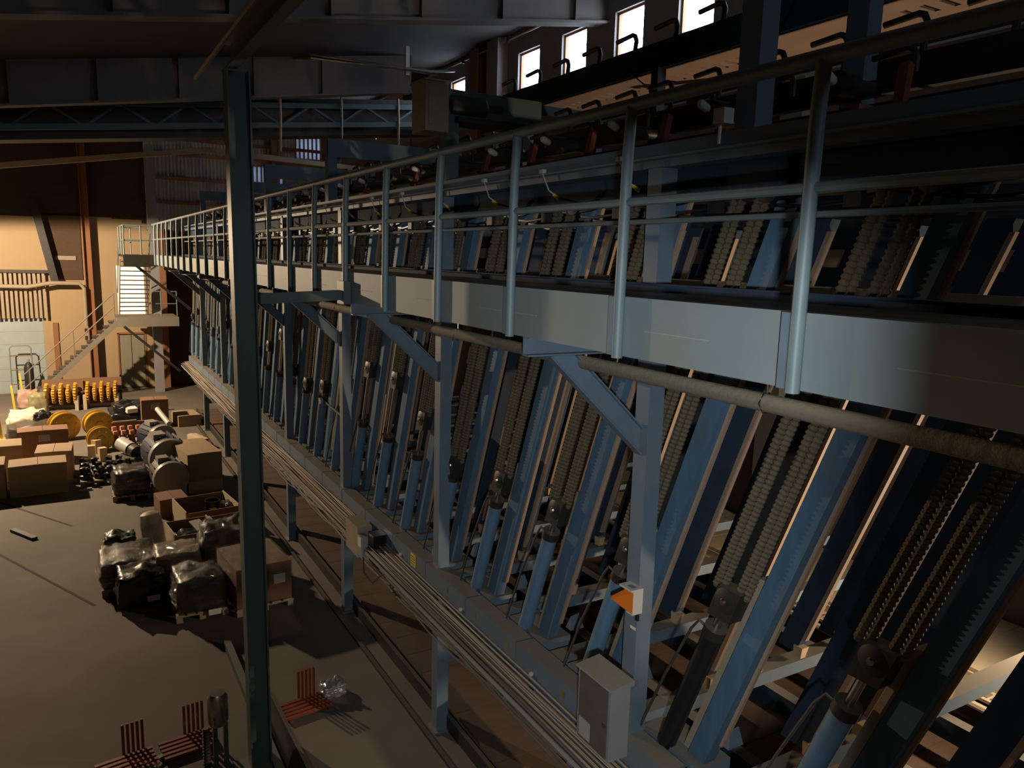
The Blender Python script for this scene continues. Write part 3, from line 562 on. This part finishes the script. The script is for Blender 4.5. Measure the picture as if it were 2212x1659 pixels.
MB().bar((3.9, 12.32, -2.7), (3.9, 13.5, -2.62), .02, .03).build('arm', TEAL, sw); MB().lathe((3.88, 13.5, -2.62), (-1, 0, 0), [(0, .06), (.05, .06)], 12).build('head', MGREY, sw, True)

tag(MB().box(9.4, 9.43, .4, 31, -1.6, 1.0).build('rear_dark_sheet', NAVY), 'long dark sheet added to darken the far side of the sorter', 'panel')  # added sheet; hides the lit wall so the gaps stay dark
# machine floor under the bins
md = thing('floor_conveyor', 'brown plank conveyor floor under the sorter bins', 'conveyor', (7, 15, FZ))
p0 = MB().box(4.15, 9.6, 1.0, 1.56, -6.02, -5.97).build('plank', DECKB, md)
rep(p0, 52, .57)
for x, z in ((4.9, -5.55), (6.3, -5.55), (7.7, -5.55), (9.1, -5.55)): MB().bar((x, .8, z), (x, 31, z), .16, .26).build('chain_beam', NAVY, md)
for x in (5.25, 5.35, 6.65, 6.75, 8.0, 8.1): MB().bar((x, .8, -5.9), (x, 31, -5.9), .05, .08).build('chain_rail', IRON, md)
kr = thing('conveyor_kerb', 'dark steel kerb on the floor along the foot of the sorter', 'kerb', (3.98, 15, FZ))
MB().bar((4.05, 1, FZ + .1), (4.05, 31, FZ + .1), .06, .2).build('kerb_rail', IRON, kr); MB().bar((3.74, 6, FZ + .02), (3.74, 31, FZ + .02), .06, .05).build('kerb_strip', IRON, kr)
# boards on the far side, lit by the work light
fw = thing('far_platform', 'pale planked platform with serrated edge, brightly lit beyond the bins', 'platform', (10.8, 12, FZ))
p0 = MB().box(10.05, 11.9, .6, 1.12, -5.2, -5.15).build('plank', PALEP, fw); rep(p0, 44, .535)
for k in range(6):
    y = .6 + k * 4
    MB().box(9.72, 10.0, y, y + 3.97, -5.36, -5.32).build('edge_tread', PALEP, fw); MB().tube([(9.70, y, -5.44), (9.70, y + 3.97, -5.44)], .05, 8).build('nosing', PALEP, fw, True)
    MB().box(10.0, 10.04, y, y + 3.97, -5.5, -5.2).build('riser', PALEP, fw)
t0 = MB().box(9.78, 9.92, .7, .74, -5.322, -5.305).build('tooth', BEIGE, fw); rep(t0, 120, .08)
MB().box(9.8, 9.85, .6, 24.4, FZ, -5.5).build('skirting', BAR, fw)
for k in range(12): MB().box(9.95, 10.05, .8 + k * 2, .9 + k * 2, FZ, -5.2).build('leg', IRON, fw)
tag(MB().box(10.6, 11.3, 3.2, 4.6, -5.15, -5.0).build('pale_board', PALEP), 'pale board lying on the lit platform beyond the bins', 'board')

# ------------------------------------------------------------------ platform, landing and stairs at the far end
up = thing('end_platform', 'railed steel platform at the far end of the walkway', 'platform', (2.3, 32.5, -.5))
MB().box(1.82, 3.9, 31.02, 34.0, -.30, -.22).build('deck', IRON, up); MB().box(1.8, 2.85, 31.0, 31.06, -.62, -.22).build('front_plate', IRON, up)
for x, y in ((1.84, 31.1), (1.84, 32.4), (1.84, 33.9), (2.25, 33.9), (2.4, 31.1)): MB().tube([(x, y, -.22), (x, y, .82)], .025, 8).build('post', RAIL, up, True)
for z in (.3, .82): MB().tube([(2.8, 31.1, z), (1.84, 31.1, z), (1.84, 33.9, z), (2.6, 33.9, z)], .022, 8).build('rail', RAIL, up, True)
MB().bar((2.1, 31.3, -.5), (4.0, 31.3, -2.2), .1, .12, (0, 1, 0)).build('brace', IRON, up)
ld = thing('stair_landing', 'grey-brown lower landing between the two stair flights', 'landing', (2.8, 35.4, -2.9))
MB().box(1.65, 3.95, 34.5, 36.6, -2.84, -2.76).build('deck', TIMB, ld); MB().box(1.65, 3.95, 34.46, 34.5, -3.12, -2.74).build('front_plate', STAIR, ld)
MB().bar((1.9, 34.5, -3.1), (3.9, 34.5, -5.0), .1, .12, (0, 1, 0)).build('brace', IRON, ld)
for x in (3.3, 3.9): MB().tube([(x, 34.55, -2.76), (x, 34.55, -1.7)], .022, 8).build('post', RAIL, ld, True)
for z in (-1.7, -2.2): MB().tube([(3.1, 34.55, z), (3.9, 34.55, z)], .02, 8).build('rail', RAIL, ld, True)
uf = thing('upper_stair', 'open steel stair flight in front of the bright lit window', 'stair', (2.45, 35.3, -2.8))
for x in (1.86, 2.94): MB().bar((x, 36.5, -2.78), (x, 34.0, -.35), .04, .2, (0, -.7, .7)).build('stringer', BEIGE, uf)
for k in range(12): MB().box(1.88, 2.92, 36.3 - k * .2 - .12, 36.3 - k * .2 + .12, -2.6 + k * .19 - .02, -2.6 + k * .19 + .02).build('tread', IRON, uf)
for x in (1.84, 2.96): MB().tube([(x, 36.5, -1.85), (x, 34.0, .6)], .02, 8).build('handrail', RAIL, uf, True)
lf = thing('lower_stair', 'steel stair flight descending left along the far wall', 'stair', (.1, 35.4, FZ))
for y in (34.9, 35.9): MB().bar((1.68, y, -2.98), (-1.55, y, -6.1), .05, .2).build('stringer', STAIR, lf)
for k in range(15): MB().box(1.5 - k * .205 - .12, 1.5 - k * .205 + .10, 34.92, 35.88, -2.98 - k * .2 - .02, -2.98 - k * .2 + .02).build('tread', IRON, lf)
for z in (1.08, .55): MB().tube([(1.62, 34.9, -2.86 + z), (-1.62, 34.9, -6.0 + z)], .022, 8).build('handrail', STAIR, lf, True)
for x in (1.6, .1, -1.45): MB().tube([(x, 34.9, -3.02 + (x - 1.62) * .966), (x, 34.9, -1.8 + (x - 1.62) * .966)], .022, 8).build('post', STAIR, lf, True)

# ------------------------------------------------------------------ goods on the floor
def pallet(label, x, y, wx=.8, wy=1.2, rz=0, group='wooden pallets under the goods'):
    t = thing('pallet', label, 'pallet', (x, y, FZ), group)
    for k in range(5): MB().box(x - wx / 2 + k * wx / 5 + .01, x - wx / 2 + (k + .8) * wx / 5, y - wy / 2, y + wy / 2, FZ + .115, FZ + .14).build('deck_board', TIMB, t)
    for yy in (-wy / 2 + .05, 0, wy / 2 - .05): MB().box(x - wx / 2, x + wx / 2, y + yy - .045, y + yy + .045, FZ + .095, FZ + .115).build('cross_board', TIMB, t)
    for xx in (-wx / 2 + .06, 0, wx / 2 - .06):
        for yy in (-wy / 2 + .07, 0, wy / 2 - .07): MB().box(x + xx - .05, x + xx + .05, y + yy - .06, y + yy + .06, FZ, FZ + .095).build('block', TIMB, t)
    t.rotation_euler.z = rz; return t
def carton(label, x, y, wx, wy, h, rz=0, z=FZ, m=CARD, sticker=False, group=None):
    t = thing('carton', label, 'box', (x, y, z), group)
    MB().box(x - wx / 2, x + wx / 2, y - wy / 2, y + wy / 2, z, z + h).build('body', m, t)
    for s in (-1, 1): MB().hexa([(x + (0.006 if s > 0 else -wx / 2), y - wy / 2, z + h), (x + (wx / 2 if s > 0 else -.006), y - wy / 2, z + h), (x + (wx / 2 if s > 0 else -.006), y + wy / 2, z + h), (x + (0.006 if s > 0 else -wx / 2), y + wy / 2, z + h),
        (x + (0.006 if s > 0 else -wx / 2), y - wy / 2, z + h + (.02 if s > 0 else .008)), (x + (wx / 2 if s > 0 else -.006), y - wy / 2, z + h + (.008 if s > 0 else .02)), (x + (wx / 2 if s > 0 else -.006), y + wy / 2, z + h + (.008 if s > 0 else .02)), (x + (0.006 if s > 0 else -wx / 2), y + wy / 2, z + h + (.02 if s > 0 else .008))]).build('flap', m, t)
    if sticker: MB().box(x - .12, x + .16, y - wy / 2 - .004, y - wy / 2, z + h * .68, z + h * .88).build('sticker', MGREY, t)
    t.rotation_euler.z = rz; return t
def lumpy(name, label, cat, x, y, z, hx, hy, hz, m, amp=.08, rz=0, sharp=.72, group=None, seed=0, nn=9, films=False, tagxy=None, taper=.9):
    t = thing(name, label, cat, (x, y, z), group)
    amp *= .42
    def shell(extra, nm, mm):
        bm = bmesh.new(); bmesh.ops.create_cube(bm, size=2); bmesh.ops.subdivide_edges(bm, edges=bm.edges, cuts=nn, use_grid_fill=True)
        for v in bm.verts:
            p = v.co.copy(); q = p.normalized() * 1.25; p = p * sharp + q * (1 - sharp); tp = 1 - (1 - taper) * (p.z + 1) / 2
            w = noise.noise(Vector((p.x * 1.8 + seed, p.y * 1.8, p.z * 2.2))) + .5 * noise.noise(Vector((p.x * 4 + seed, p.y * 4, p.z * 3 + 5)))
            k = 1 + extra; lift = amp * w
            v.co = Vector((p.x * hx * tp * k + lift * p.x, p.y * hy * tp * k + lift * p.y, max(0, (p.z + 1) * hz * k + lift * .9 * (p.z + 1))))
        me = bpy.data.meshes.new(nm); bm.to_mesh(me); bm.free(); me.materials.append(mm)
        for f in me.polygons: f.use_smooth = True
        o = bpy.data.objects.new(nm, me); COL.objects.link(o); o.parent = t; PL[o.name] = PL[t.name]
    shell(0, 'load', m)
    if films: shell(.035, 'plastic_film', CLEAR)
    if tagxy: MB().box(x + tagxy[0] - .1, x + tagxy[0] + .1, y - hy * 1.1 - .05, y - hy * 1.1 - .042, z + tagxy[1], z + tagxy[1] + .1).build('paper_label', WHITE, t)
    t.rotation_euler.z = rz; return t
# left cartons
carton('large closed carton at the left, its long front in shadow', -.9, 22.35, 1.25, .8, .78, .03)
carton('carton with the square pale lid flap behind the large left carton', -.55, 23.7, .85, 1.0, .78, -.05, m=CARD)
carton('carton cut by the left edge in front of the others', -2.05, 22.4, .9, .9, .86, .03)
carton('carton at the left edge, second row', -1.95, 24.0, 1.3, .9, .95, .05)
carton('flat long carton in front of the yellow flanged drum', -.85, 25.6, 1.25, .7, .95, .04, m=CARD2, sticker=True)
carton('tall brown carton with taped top beside the blue motors', 2.72, 21.4, .85, 1.75, 1.02, .12)
carton('brown carton with sticker behind the blue motors', 2.42, 29.2, .85, .7, 1.0, -.02, m=CARD2, sticker=True)
carton('low wide carton beside the sorter legs', 3.45, 29.3, .75, 1.1, .38, .1, m=CARD)
carton('narrow offcut carton standing behind the tall brown carton', 3.35, 25.7, .28, 1.0, .3, .25, m=PLY)
carton('low brown carton by the sorter legs behind the tall brown carton', 3.15, 24.2, .5, .8, .25, .2, m=CARD2)
carton('small open-topped carton in front of the grey fan cowl', 1.85, 19.2, .62, .7, .42, .1, m=CARD2)
# yellow sprocket shafts
def gear(c, r, w, teeth):
    m = MB(); pts = []
    for k in range(teeth):
        for da, rr in ((0, r), (.34, r), (.5, r * .86), (.84, r * .86)):
            a = 2 * math.pi * (k + da) / teeth; pts.append((c[0], c[1] + rr * math.cos(a), c[2] + rr * math.sin(a)))
    return m.poly(pts, (1, 0, 0), w)
for g, (x0, y, rz, lb_) in enumerate([(-.95, 33.6, -.12, 'yellow toothed wheels on a shaft, left set in front of the stairs'), (.42, 33.6, -.12, 'yellow toothed wheels on a shaft, right set in front of the stairs')]):
    t = thing('sprocket_shaft', lb_, 'sprockets', (x0 + .5, y, FZ), 'yellow sprocket shafts')
    zc = FZ + .62
    for k in range(5):
        gear((x0 + k * .24, y, zc), .42 if k % 2 == 0 else .36, .09, 22).build('sprocket', YEL, t)
        MB().lathe((x0 + k * .24 - .04, y, zc), (1, 0, 0), [(0, .16), (.17, .16)], 14).build('hub', YEL, t, True)
    MB().lathe((x0 - .15, y, zc), (1, 0, 0), [(0, .07), (1.4, .07)], 12).build('shaft', IRON, t, True)
    for k in (0, 1): MB().box(x0 - .1 + k * 1.1, x0 + .02 + k * 1.1, y - .35, y + .35, FZ + .0, zc - .06).build('cradle', PLY, t)
    MB().box(x0 - .15, x0 + 1.2, y + .4, y + .46, FZ + .1, zc + .5).build('back_board', CARD2, t)
    t.rotation_euler.z = rz
def drum(label, x, y, r, w, rz, z=FZ):
    t = thing('flanged_drum', label, 'wheel', (x, y, z), 'yellow flanged drums'); zc = z + r
    MB().lathe((x, y - w / 2, zc), (0, 1, 0), [(0, r * .2), (.0, r * .93), (.02, r), (.06, r), (.08, r * .86), (w - .08, r * .86), (w - .06, r), (w - .02, r), (w, r * .93), (w, r * .2)], 36).build('drum', YEL, t, True)
    MB().lathe((x, y - w / 2 - .05, zc), (0, 1, 0), [(0, .04), (0, .11), (.06, .13)], 16).build('hub', YEL, t, True)
    for k in range(8):
        a = k * math.pi / 4 + .2; MB().lathe((x + r * .7 * math.cos(a), y - w / 2 - .025, zc + r * .7 * math.sin(a)), (0, 1, 0), [(0, .02), (.03, .025)], 6).build('bolt', STEEL, t)
    t.rotation_euler.z = rz
drum('big yellow flanged drum standing left, bolts around its face', -.34, 28.3, .45, .4, .25)
drum('second big yellow flanged drum, right of the first', .62, 28.3, .43, .4, .25)
drum('smaller yellow flanged drum leaning in front of the two big ones', .62, 26.3, .37, .3, .15)
for k, (x, y) in enumerate([(-.2, 28.4), (.95, 28.7)]): pass
# plastic bags and covered things at the left rear
lumpy('plastic_bag', 'pinkish translucent bag behind the yellow posts', 'bag', -1.55, 34.6, FZ, .35, .35, .32, mat('pinkish_plastic', (.5, .33, .26), .35, var=.2, bump=.3), .12, seed=3)
lumpy('plastic_bag', 'olive green bag left of the yellow toothed wheels', 'bag', -1.15, 32.2, FZ, .3, .35, .45, mat('olive_plastic', (.26, .24, .12), .35, var=.25, bump=.3), .12, seed=9)
lumpy('wrapped_goods', 'crumpled clear-wrapped goods beside the left cartons', 'package', -1.3, 28.2, FZ, .6, .6, .3, WRAPD, .16, seed=5, films=True)
lumpy('wrapped_goods', 'pale crumpled sheets behind the clear-wrapped goods', 'package', -1.45, 30.6, FZ, .55, .7, .28, CREAM, .2, seed=12)
lumpy('dark_motor_part', 'black lump between the pale sheets and the drum', 'part', -.95, 29.0, FZ + .35, .25, .25, .22, BLACK, .12, seed=2)
lumpy('dark_bundle', 'black bundle with white scraps behind the brown stickered carton', 'bundle', 1.75, 31.0, FZ, .65, .7, .28, BLACK, .25, seed=7)
tag(MB().obox((1.75, 30.3, FZ + .45), .18, .14, .08, .3, .2).build('white_scrap', WHITE), 'white scrap lying on the black bundle', 'scrap')
tag(MB().box(2.2, 3.1, 32.0, 32.1, FZ, FZ + .28).build('plank_upright', TANW), 'pale plank standing on edge behind the brown stickered carton', 'plank')
# yellow guard posts, gas bottle
for x, y, rx, h, lb_ in ((-1.82, 31.8, -.02, 1.3, 'yellow guard post in front of the pale sheets'), (-1.72, 35.2, .02, 1.25, 'yellow guard post next to the gas bottle'), (-2.1, 29.0, 0, 1.6, 'yellow guard post at the left edge')):
    t = thing('guard_post', lb_, 'post', (x, y, FZ), 'yellow guard posts'); MB().bar((x, y, FZ + .02), (x - .08, y, FZ + h), .07, .07, (0, 1, 0)).build('shaft', YELP, t); MB().box(x - .12, x + .12, y - .12, y + .12, FZ, FZ + .02).build('foot', YELP, t)
gc = thing('gas_bottle', 'dark gas bottle standing before the pale blue door', 'bottle', (-1.55, 36.8, FZ))
MB().lathe((-1.55, 36.8, FZ), (0, 0, 1), [(0, .15), (.03, .17), (1.25, .17), (1.4, .12), (1.46, .06), (1.5, .05)], 20).build('body', IRON, gc, True); MB().lathe((-1.55, 36.8, FZ + 1.5), (0, 0, 1), [(0, .05), (.1, .05), (.12, .03), (.2, .02)], 12).build('valve', MGREY, gc, True)
tr2 = thing('hand_trolley', 'pale tubular trolley frame before the pale blue door', 'trolley', (-1.9, 37.3, FZ))
MB().tube([(-2.2, 37.3, FZ), (-2.2, 37.35, FZ + 2.0), (-2.1, 37.35, FZ + 2.1), (-1.55, 37.35, FZ + 2.1), (-1.45, 37.35, FZ + 2.0), (-1.4, 37.3, FZ)], .025, 8).build('frame', PLATE, tr2, True)
for z in (.5, 1.1, 1.7): MB().tube([(-2.2, 37.32, FZ + z), (-1.43, 37.32, FZ + z)], .02, 8).build('bar', RUST, tr2, True)
# red parts on a pallet
pallet('pallet under the red parts', 1.5, 26.9, 1.15, 1.2)
for k in range(10):
    x = 1.05 + (k % 5) * .23; y = 26.5 + (k // 5) * .7
    t = thing('red_part', 'red coupling with pinkish cap, %s row, %s from left' % (('front', 'back')[k // 5], ordn(k % 5 + 1)), 'part', (x, y, FZ + .14), 'red couplings on the pallet')
    MB().lathe((x, y, FZ + .14), (0, 0, 1), [(0, .09), (.25, .09), (.27, .06)], 12).build('body', RED, t, True); MB().obox((x, y, FZ + .46), .06, .05, .055, .3).build('cap', PINK, t)
tag(MB().box(1.0, 2.1, 27.9, 28.0, FZ, FZ + .5).build('dark_board', CARD2), 'dark brown board standing behind the red parts', 'board')
tag(MB().tube([(1.05, 27.86, FZ + .53), (1.75, 27.93, FZ + .53)], .03, 8).build('loose_rod', BEIGE, smooth=True), 'pale rod lying above the red parts', 'rod')
# motors
def motor(label, x, y, r, l, m, cow, rz, group='electric motors in a row'):
    t = thing('electric_motor', label, 'motor', (x, y, FZ), group); zc = FZ + r + .12
    MB().lathe((x, y - l / 2, zc), (0, 1, 0), [(0, r * .5), (.0, r * .84), (.05, r * .9), (.05, r), (l * .72, r), (l * .74, r * .93), (l, r * .93), (l, r * .4)], 30).build('body', m, t, True)
    MB().lathe((x, y - l / 2 - .02, zc), (0, 1, 0), [(0, r * .78), (0, r * .98), (.09, r * 1.03), (.12, r * 1.03), (.12, r * .8)], 30).build('cowl_ring', cow, t, True)
    for k in range(9):
        a = R(20 + k * 17.5); MB().obox((x + (r + .02) * math.cos(a), y, zc + (r + .02) * math.sin(a)), .03, l * .3, .008, 0, 0, -a).build('fin', m, t)
    MB().obox((x - r * .3, y, zc + r * 1.02), r * .3, l * .2, .07).build('terminal_box', cow, t)
    for s in (-1, 1): MB().box(x + s * r * .7 - .08, x + s * r * .7 + .08, y - l * .3, y + l * .3, FZ, FZ + .3).build('foot', cow, t)
    t.rotation_euler.z = rz
motor('dark blue electric motor behind the biggest one, with white rod on top', 2.1, 25.2, .42, 1.0, MBLUE, MGREY, .3)
motor('biggest dark blue electric motor with pale ring', 2.06, 22.5, .52, 1.3, MBLUE, MGREY, .12)
motor('electric motor with pale fan cowl nearest the open carton', 1.95, 20.6, .42, .8, BAR, MGREY, .1)
tag(MB().tube([(2.2, 25.6, FZ + 1.3), (2.42, 24.6, FZ + 1.02)], .075, 12).build('white_canister', WHITEP, smooth=True), 'white slim canister lying on the rear blue motor', 'canister')
t = thing('white_cylinder', 'white cylinder cap lying left of the blue motors', 'cylinder', (1.25, 24.6, FZ)); MB().lathe((1.1, 24.9, FZ + .5), (.5, -.8, -.25), [(0, .16), (.02, .2), (.5, .2), (.5, .15)], 20).build('shell', WHITEP, t, True); MB().lathe((1.33, 24.55, FZ + .38), (.5, -.8, -.25), [(0, .19), (.3, .19)], 16).build('core', IRON, t, True); MB().box(1.1, 1.6, 24.1, 24.8, FZ, FZ + .2).build('stand', IRON, t)
# pallet of black parts
pallet('dark pallet under the black fittings', .75, 23.0, 1.5, 1.5)
for k in range(14):
    x = .15 + (k % 5) * .28 + random.uniform(-.05, .05); y = 22.5 + (k // 5) * .5; t = thing('black_fitting', 'small black fitting on the dark pallet, %s row, %s from left' % (('front', 'middle', 'back')[k // 5], ordn(k % 5 + 1)), 'fitting', (x, y, FZ + .14), 'black fittings on the dark pallet')
    MB().lathe((x, y, FZ + .14), (random.uniform(-.3, .3), random.uniform(-.3, .3), 1), [(0, .13), (.12, .13), (.14, .08), (.32, .08), (.34, .03)], 12).build('body', BLACK, t, True); MB().obox((x + .03, y - .06, FZ + .45), .05, .025, .02, random.uniform(0, 3)).build('bolt', STEEL, t)
for k, (x, y) in enumerate([(.35, 25.3), (.62, 24.9), (.5, 26.0)]): tag(MB().obox((x, y, FZ + .2), .1, .1, .2, .3 * k).build('wood_chock', TANW), ['pale wood chock under the smaller yellow drum', 'pale wood chock standing right of the other chock', 'pale wood chock behind the smaller yellow drum'][k], 'chock', 'wood chocks by the yellow drum')
tag(MB().obox((.12, 21.9, FZ + .03), .14, .04, .03, .15).build('white_scrap', BEIGE), 'pale scrap between the large left carton and the black fittings', 'scrap')
lumpy('wrapped_goods', 'black goods in shiny film on a small pallet before the fan cowl', 'package', 1.12, 21.1, FZ + .14, .42, .5, .27, GLOSSB, .1, seed=21, films=True)
pallet('small pallet under the film-wrapped black goods', 1.12, 21.1, .9, 1.1)
# open crates
def crate(label, x, y, wx, wy, h, rz, inside):
    t = thing('open_crate', label, 'crate', (x, y, FZ), 'open plywood crates')
    MB().box(x - wx / 2, x - wx / 2 + .025, y - wy / 2, y + wy / 2, FZ, FZ + h).build('side_panel', PLY, t); MB().box(x + wx / 2 - .025, x + wx / 2, y - wy / 2, y + wy / 2, FZ, FZ + h).build('side_panel', PLY, t)
    MB().box(x - wx / 2 + .03, x + wx / 2 - .03, y - wy / 2, y - wy / 2 + .025, FZ, FZ + h * .92).build('end_panel', CARD2, t); MB().box(x - wx / 2 + .03, x + wx / 2 - .03, y + wy / 2 - .025, y + wy / 2, FZ, FZ + h * .96).build('end_panel', CARD2, t)
    MB().box(x - wx / 2, x + wx / 2, y - wy / 2, y + wy / 2, FZ, FZ + .03).build('bottom', PLY, t); t.rotation_euler.z = rz
crate('open crate with a black bucket, in front of the tall brown carton', 2.45, 18.0, 1.15, 1.2, .55, .12, 0)
crate('open crate with blue bags, half hidden by the green post', 2.85, 16.6, .85, 1.0, .5, .12, 0)
crate('open crate with a white sheet inside', 1.95, 16.5, .85, .95, .55, .1, 0)
t = thing('black_bucket', 'black bucket with pale label inside an open crate', 'bucket', (2.6, 18.0, FZ + .05)); MB().lathe((2.6, 18.0, FZ + .05), (0, 0, 1), [(0, .13), (.5, .17), (.5, .15), (.1, .11)], 20).build('shell', BLACK, t, True); MB().box(2.52, 2.66, 17.82, 17.83, FZ + .3, FZ + .42).build('sticker', GREY, t)
lumpy('black_bag', 'shiny black bag next to the black bucket', 'bag', 2.85, 18.0, FZ + .05, .18, .3, .2, GLOSSB, .1, seed=31)
lumpy('blue_bag', 'dark blue bag in the crate beside the green post', 'bag', 2.75, 16.7, FZ + .05, .25, .3, .18, mat('dark_blue_plastic', (.03, .03, .12), .35, bump=.3), .1, seed=33)
lumpy('black_bag', 'black bag in the crate with the white sheet', 'bag', 1.85, 16.5, FZ + .05, .25, .3, .18, GLOSSB, .1, seed=35)
tag(MB().obox((2.1, 16.55, FZ + .5), .11, .2, .012, .3, .25).build('paper_sheet', WHITE), 'white sheet lying in the open crate', 'paper')
tag(MB().obox((2.0, 16.0, FZ + .32), .2, .006, .12, .1).build('paper_sheet', GREY), 'grey sheet fixed on the front of the crate with the white sheet', 'paper')
tag(MB().obox((3.0, 16.5, FZ + .5), .18, .15, .012, .1, .1).build('paper_sheet', GREY), 'grey sheet in the crate with blue bags', 'paper')
# wrapped bale rolls and pallets nearest
t = thing('wrapped_roll', 'upright cream roll in plastic leaning over the crates', 'roll', (1.3, 16.3, FZ)); MB().lathe((1.28, 16.2, FZ), (-.12, .2, 1), [(0, .19), (.05, .21), (.75, .21), (.95, .18), (1.0, .1)], 18).build('roll', CREAM, t, True); MB().lathe((1.28, 16.2, FZ + .02), (-.12, .2, 1), [(0, .2), (.6, .235), (1.0, .19)], 16).build('plastic_film', CLEAR, t, True)
lumpy('wrapped_pallet', 'low dark load with green bag at its back, leftmost of the wrapped pallets', 'package', .72, 15.4, FZ + .14, .52, .65, .21, WRAPD, .12, seed=41, films=True, tagxy=(.2, .08))
lumpy('wrapped_pallet', 'black shadowed load in front of the leftmost wrapped pallet', 'package', .85, 14.4, FZ + .05, .42, .4, .26, GLOSSB, .1, seed=43, tagxy=(.15, .1))
lumpy('green_bag', 'dark green bag on the leftmost wrapped pallet', 'bag', .62, 16.2, FZ + .05, .3, .3, .3, mat('dark_green_plastic', (.03, .05, .015), .4, bump=.3), .1, seed=44)
lumpy('wrapped_pallet', 'flat pale goods under film between the dark loads', 'package', 1.5, 15.0, FZ + .14, .42, .48, .26, mat('pale_wrapped_goods', (.23, .19, .13), .4, var=.4, scale=5, bump=.3), .08, seed=47, films=True)
lumpy('wrapped_pallet', 'glossy black film-wrapped load with white tag, nearest the camera', 'package', 1.68, 13.65, FZ + .14, .42, .52, .27, GLOSSB, .09, seed=51, films=True, tagxy=(.18, -.05))
lumpy('wrapped_pallet', 'crumpled film-wrapped heap beside the green post', 'package', 2.35, 15.3, FZ + .14, .42, .5, .38, WRAPD, .16, seed=53, films=True)
pallet('pallet under the leftmost wrapped load', .72, 15.4, 1.0, 1.3); pallet('pallet under the flat pale goods', 1.5, 15.0, .85, .95); pallet('pallet under the nearest glossy black load', 1.68, 13.65, .85, 1.05); pallet('pallet under the crumpled heap', 2.35, 15.3, .85, 1.0); pallet('pallet under the film-wrapped cardboard load behind the green post', 2.62, 13.6, 1.0, 1.3, .1)
t = carton('cardboard load with white labels, film-wrapped, behind the green post', 2.62, 13.6, .95, 1.2, .68, .1, FZ + .14, CARD2)
MB().box(2.78, 2.98, 12.985, 12.995, FZ + .45, FZ + .62).build('paper_label', WHITE, t); MB().box(2.13, 3.11, 12.98, 14.22, FZ + .13, FZ + .85).build('plastic_film', CLEAR, t)
# floor marks, and orange slats that stand in for reflections
for a, b, w_, lb_ in (((-1.9, 22.0), (-.2, 19.1), .05, 'dark floor line left of the wrapped pallets'), ((-1.55, 18.0), (.1, 14.5), .05, 'dark floor line at the lower left')):
    struct(MB().bar((a[0], a[1], FZ + .002), (b[0], b[1], FZ + .002), w_, .004).build('trim_line', DARKLN))  # plain dark lines across the floor
tag(MB().bar((-1.33, 19.3, FZ + .03), (-.9, 18.5, FZ + .03), .12, .06).build('flat_bar', BAR), 'short dark steel bar lying on the floor at the left', 'bar')
def oreflect(x, y, rz, label):
    t = thing('orange_reflection', label, 'reflection', (x, y, FZ), 'orange slatted stand-ins for reflections')
    for k in range(5): MB().box(x - .32, x + .32, y - .2 + k * .085, y - .2 + k * .085 + .045, FZ + .03, FZ + .06).build('slat', ORANGE, t)
    for s in (-.27, .27): MB().box(x + s - .02, x + s + .02, y - .22, y + .2, FZ, FZ + .03).build('runner', ORANGE, t)
    for k in range(5): MB().box(x + .0 + k * .055, x + .03 + k * .055, y + .24, y + .27, FZ, FZ + .42).build('upright', ORANGE, t)
    t.rotation_euler.z = rz
oreflect(2.5, 9.75, .12, 'orange slatted stand-in for a reflection, right of the green post')
oreflect(1.0, 9.6, .12, 'orange slatted stand-in for a reflection, behind the chain post')
oreflect(.3, 9.5, .15, 'dim orange slatted stand-in for a reflection at the bottom left')
lumpy('crumpled_film', 'small crumpled clear film beside the orange slats', 'film', 2.95, 9.95, FZ, .16, .16, .08, mat('silvery_film', (.4, .38, .4), .2, metal=.4, var=.3, scale=9, bump=.6), .08, seed=61)
cp = thing('chain_post', 'steel post with shiny cylinder head and ribbed chain at the bottom', 'post', (1.22, 9.0, FZ))
MB().lathe((1.28, 9.05, FZ + .55), (0, 0, 1), [(0, .10), (.05, .12), (.34, .12), (.4, .09), (.4, .05)], 20).build('head', STEEL, cp, True)
mm = MB(); pts = [(1.12, 8.9, FZ + .62 - i * .02) for i in range(31)]; mm.tube(pts, .05, 8, [.05 if i % 2 else .032 for i in range(31)]).build('chain', IRON, cp, True)
for x in (1.24, 1.36): MB().bar((x, 9.05, FZ), (x, 9.05, FZ + .56), .05, .06, (0, 1, 0)).build('leg', GREEN, cp)
for k in range(4): MB().lathe((1.34, 8.95, FZ + .6 + k * .07), (.6, -.8, 0), [(0, .012), (.02, .015)], 8).build('rivet', STEEL, cp, True)
for k, (x, y) in enumerate([(.55, 9.3), (.7, 9.5)]): tag(MB().obox((x, y, FZ + .03), .12, .03, .02, .5).build('loose_strip', MGREY), ['short grey strip on the floor, nearer the bottom edge', 'short grey strip on the floor beside the chain post'][k], 'strip', 'grey strips on the floor')
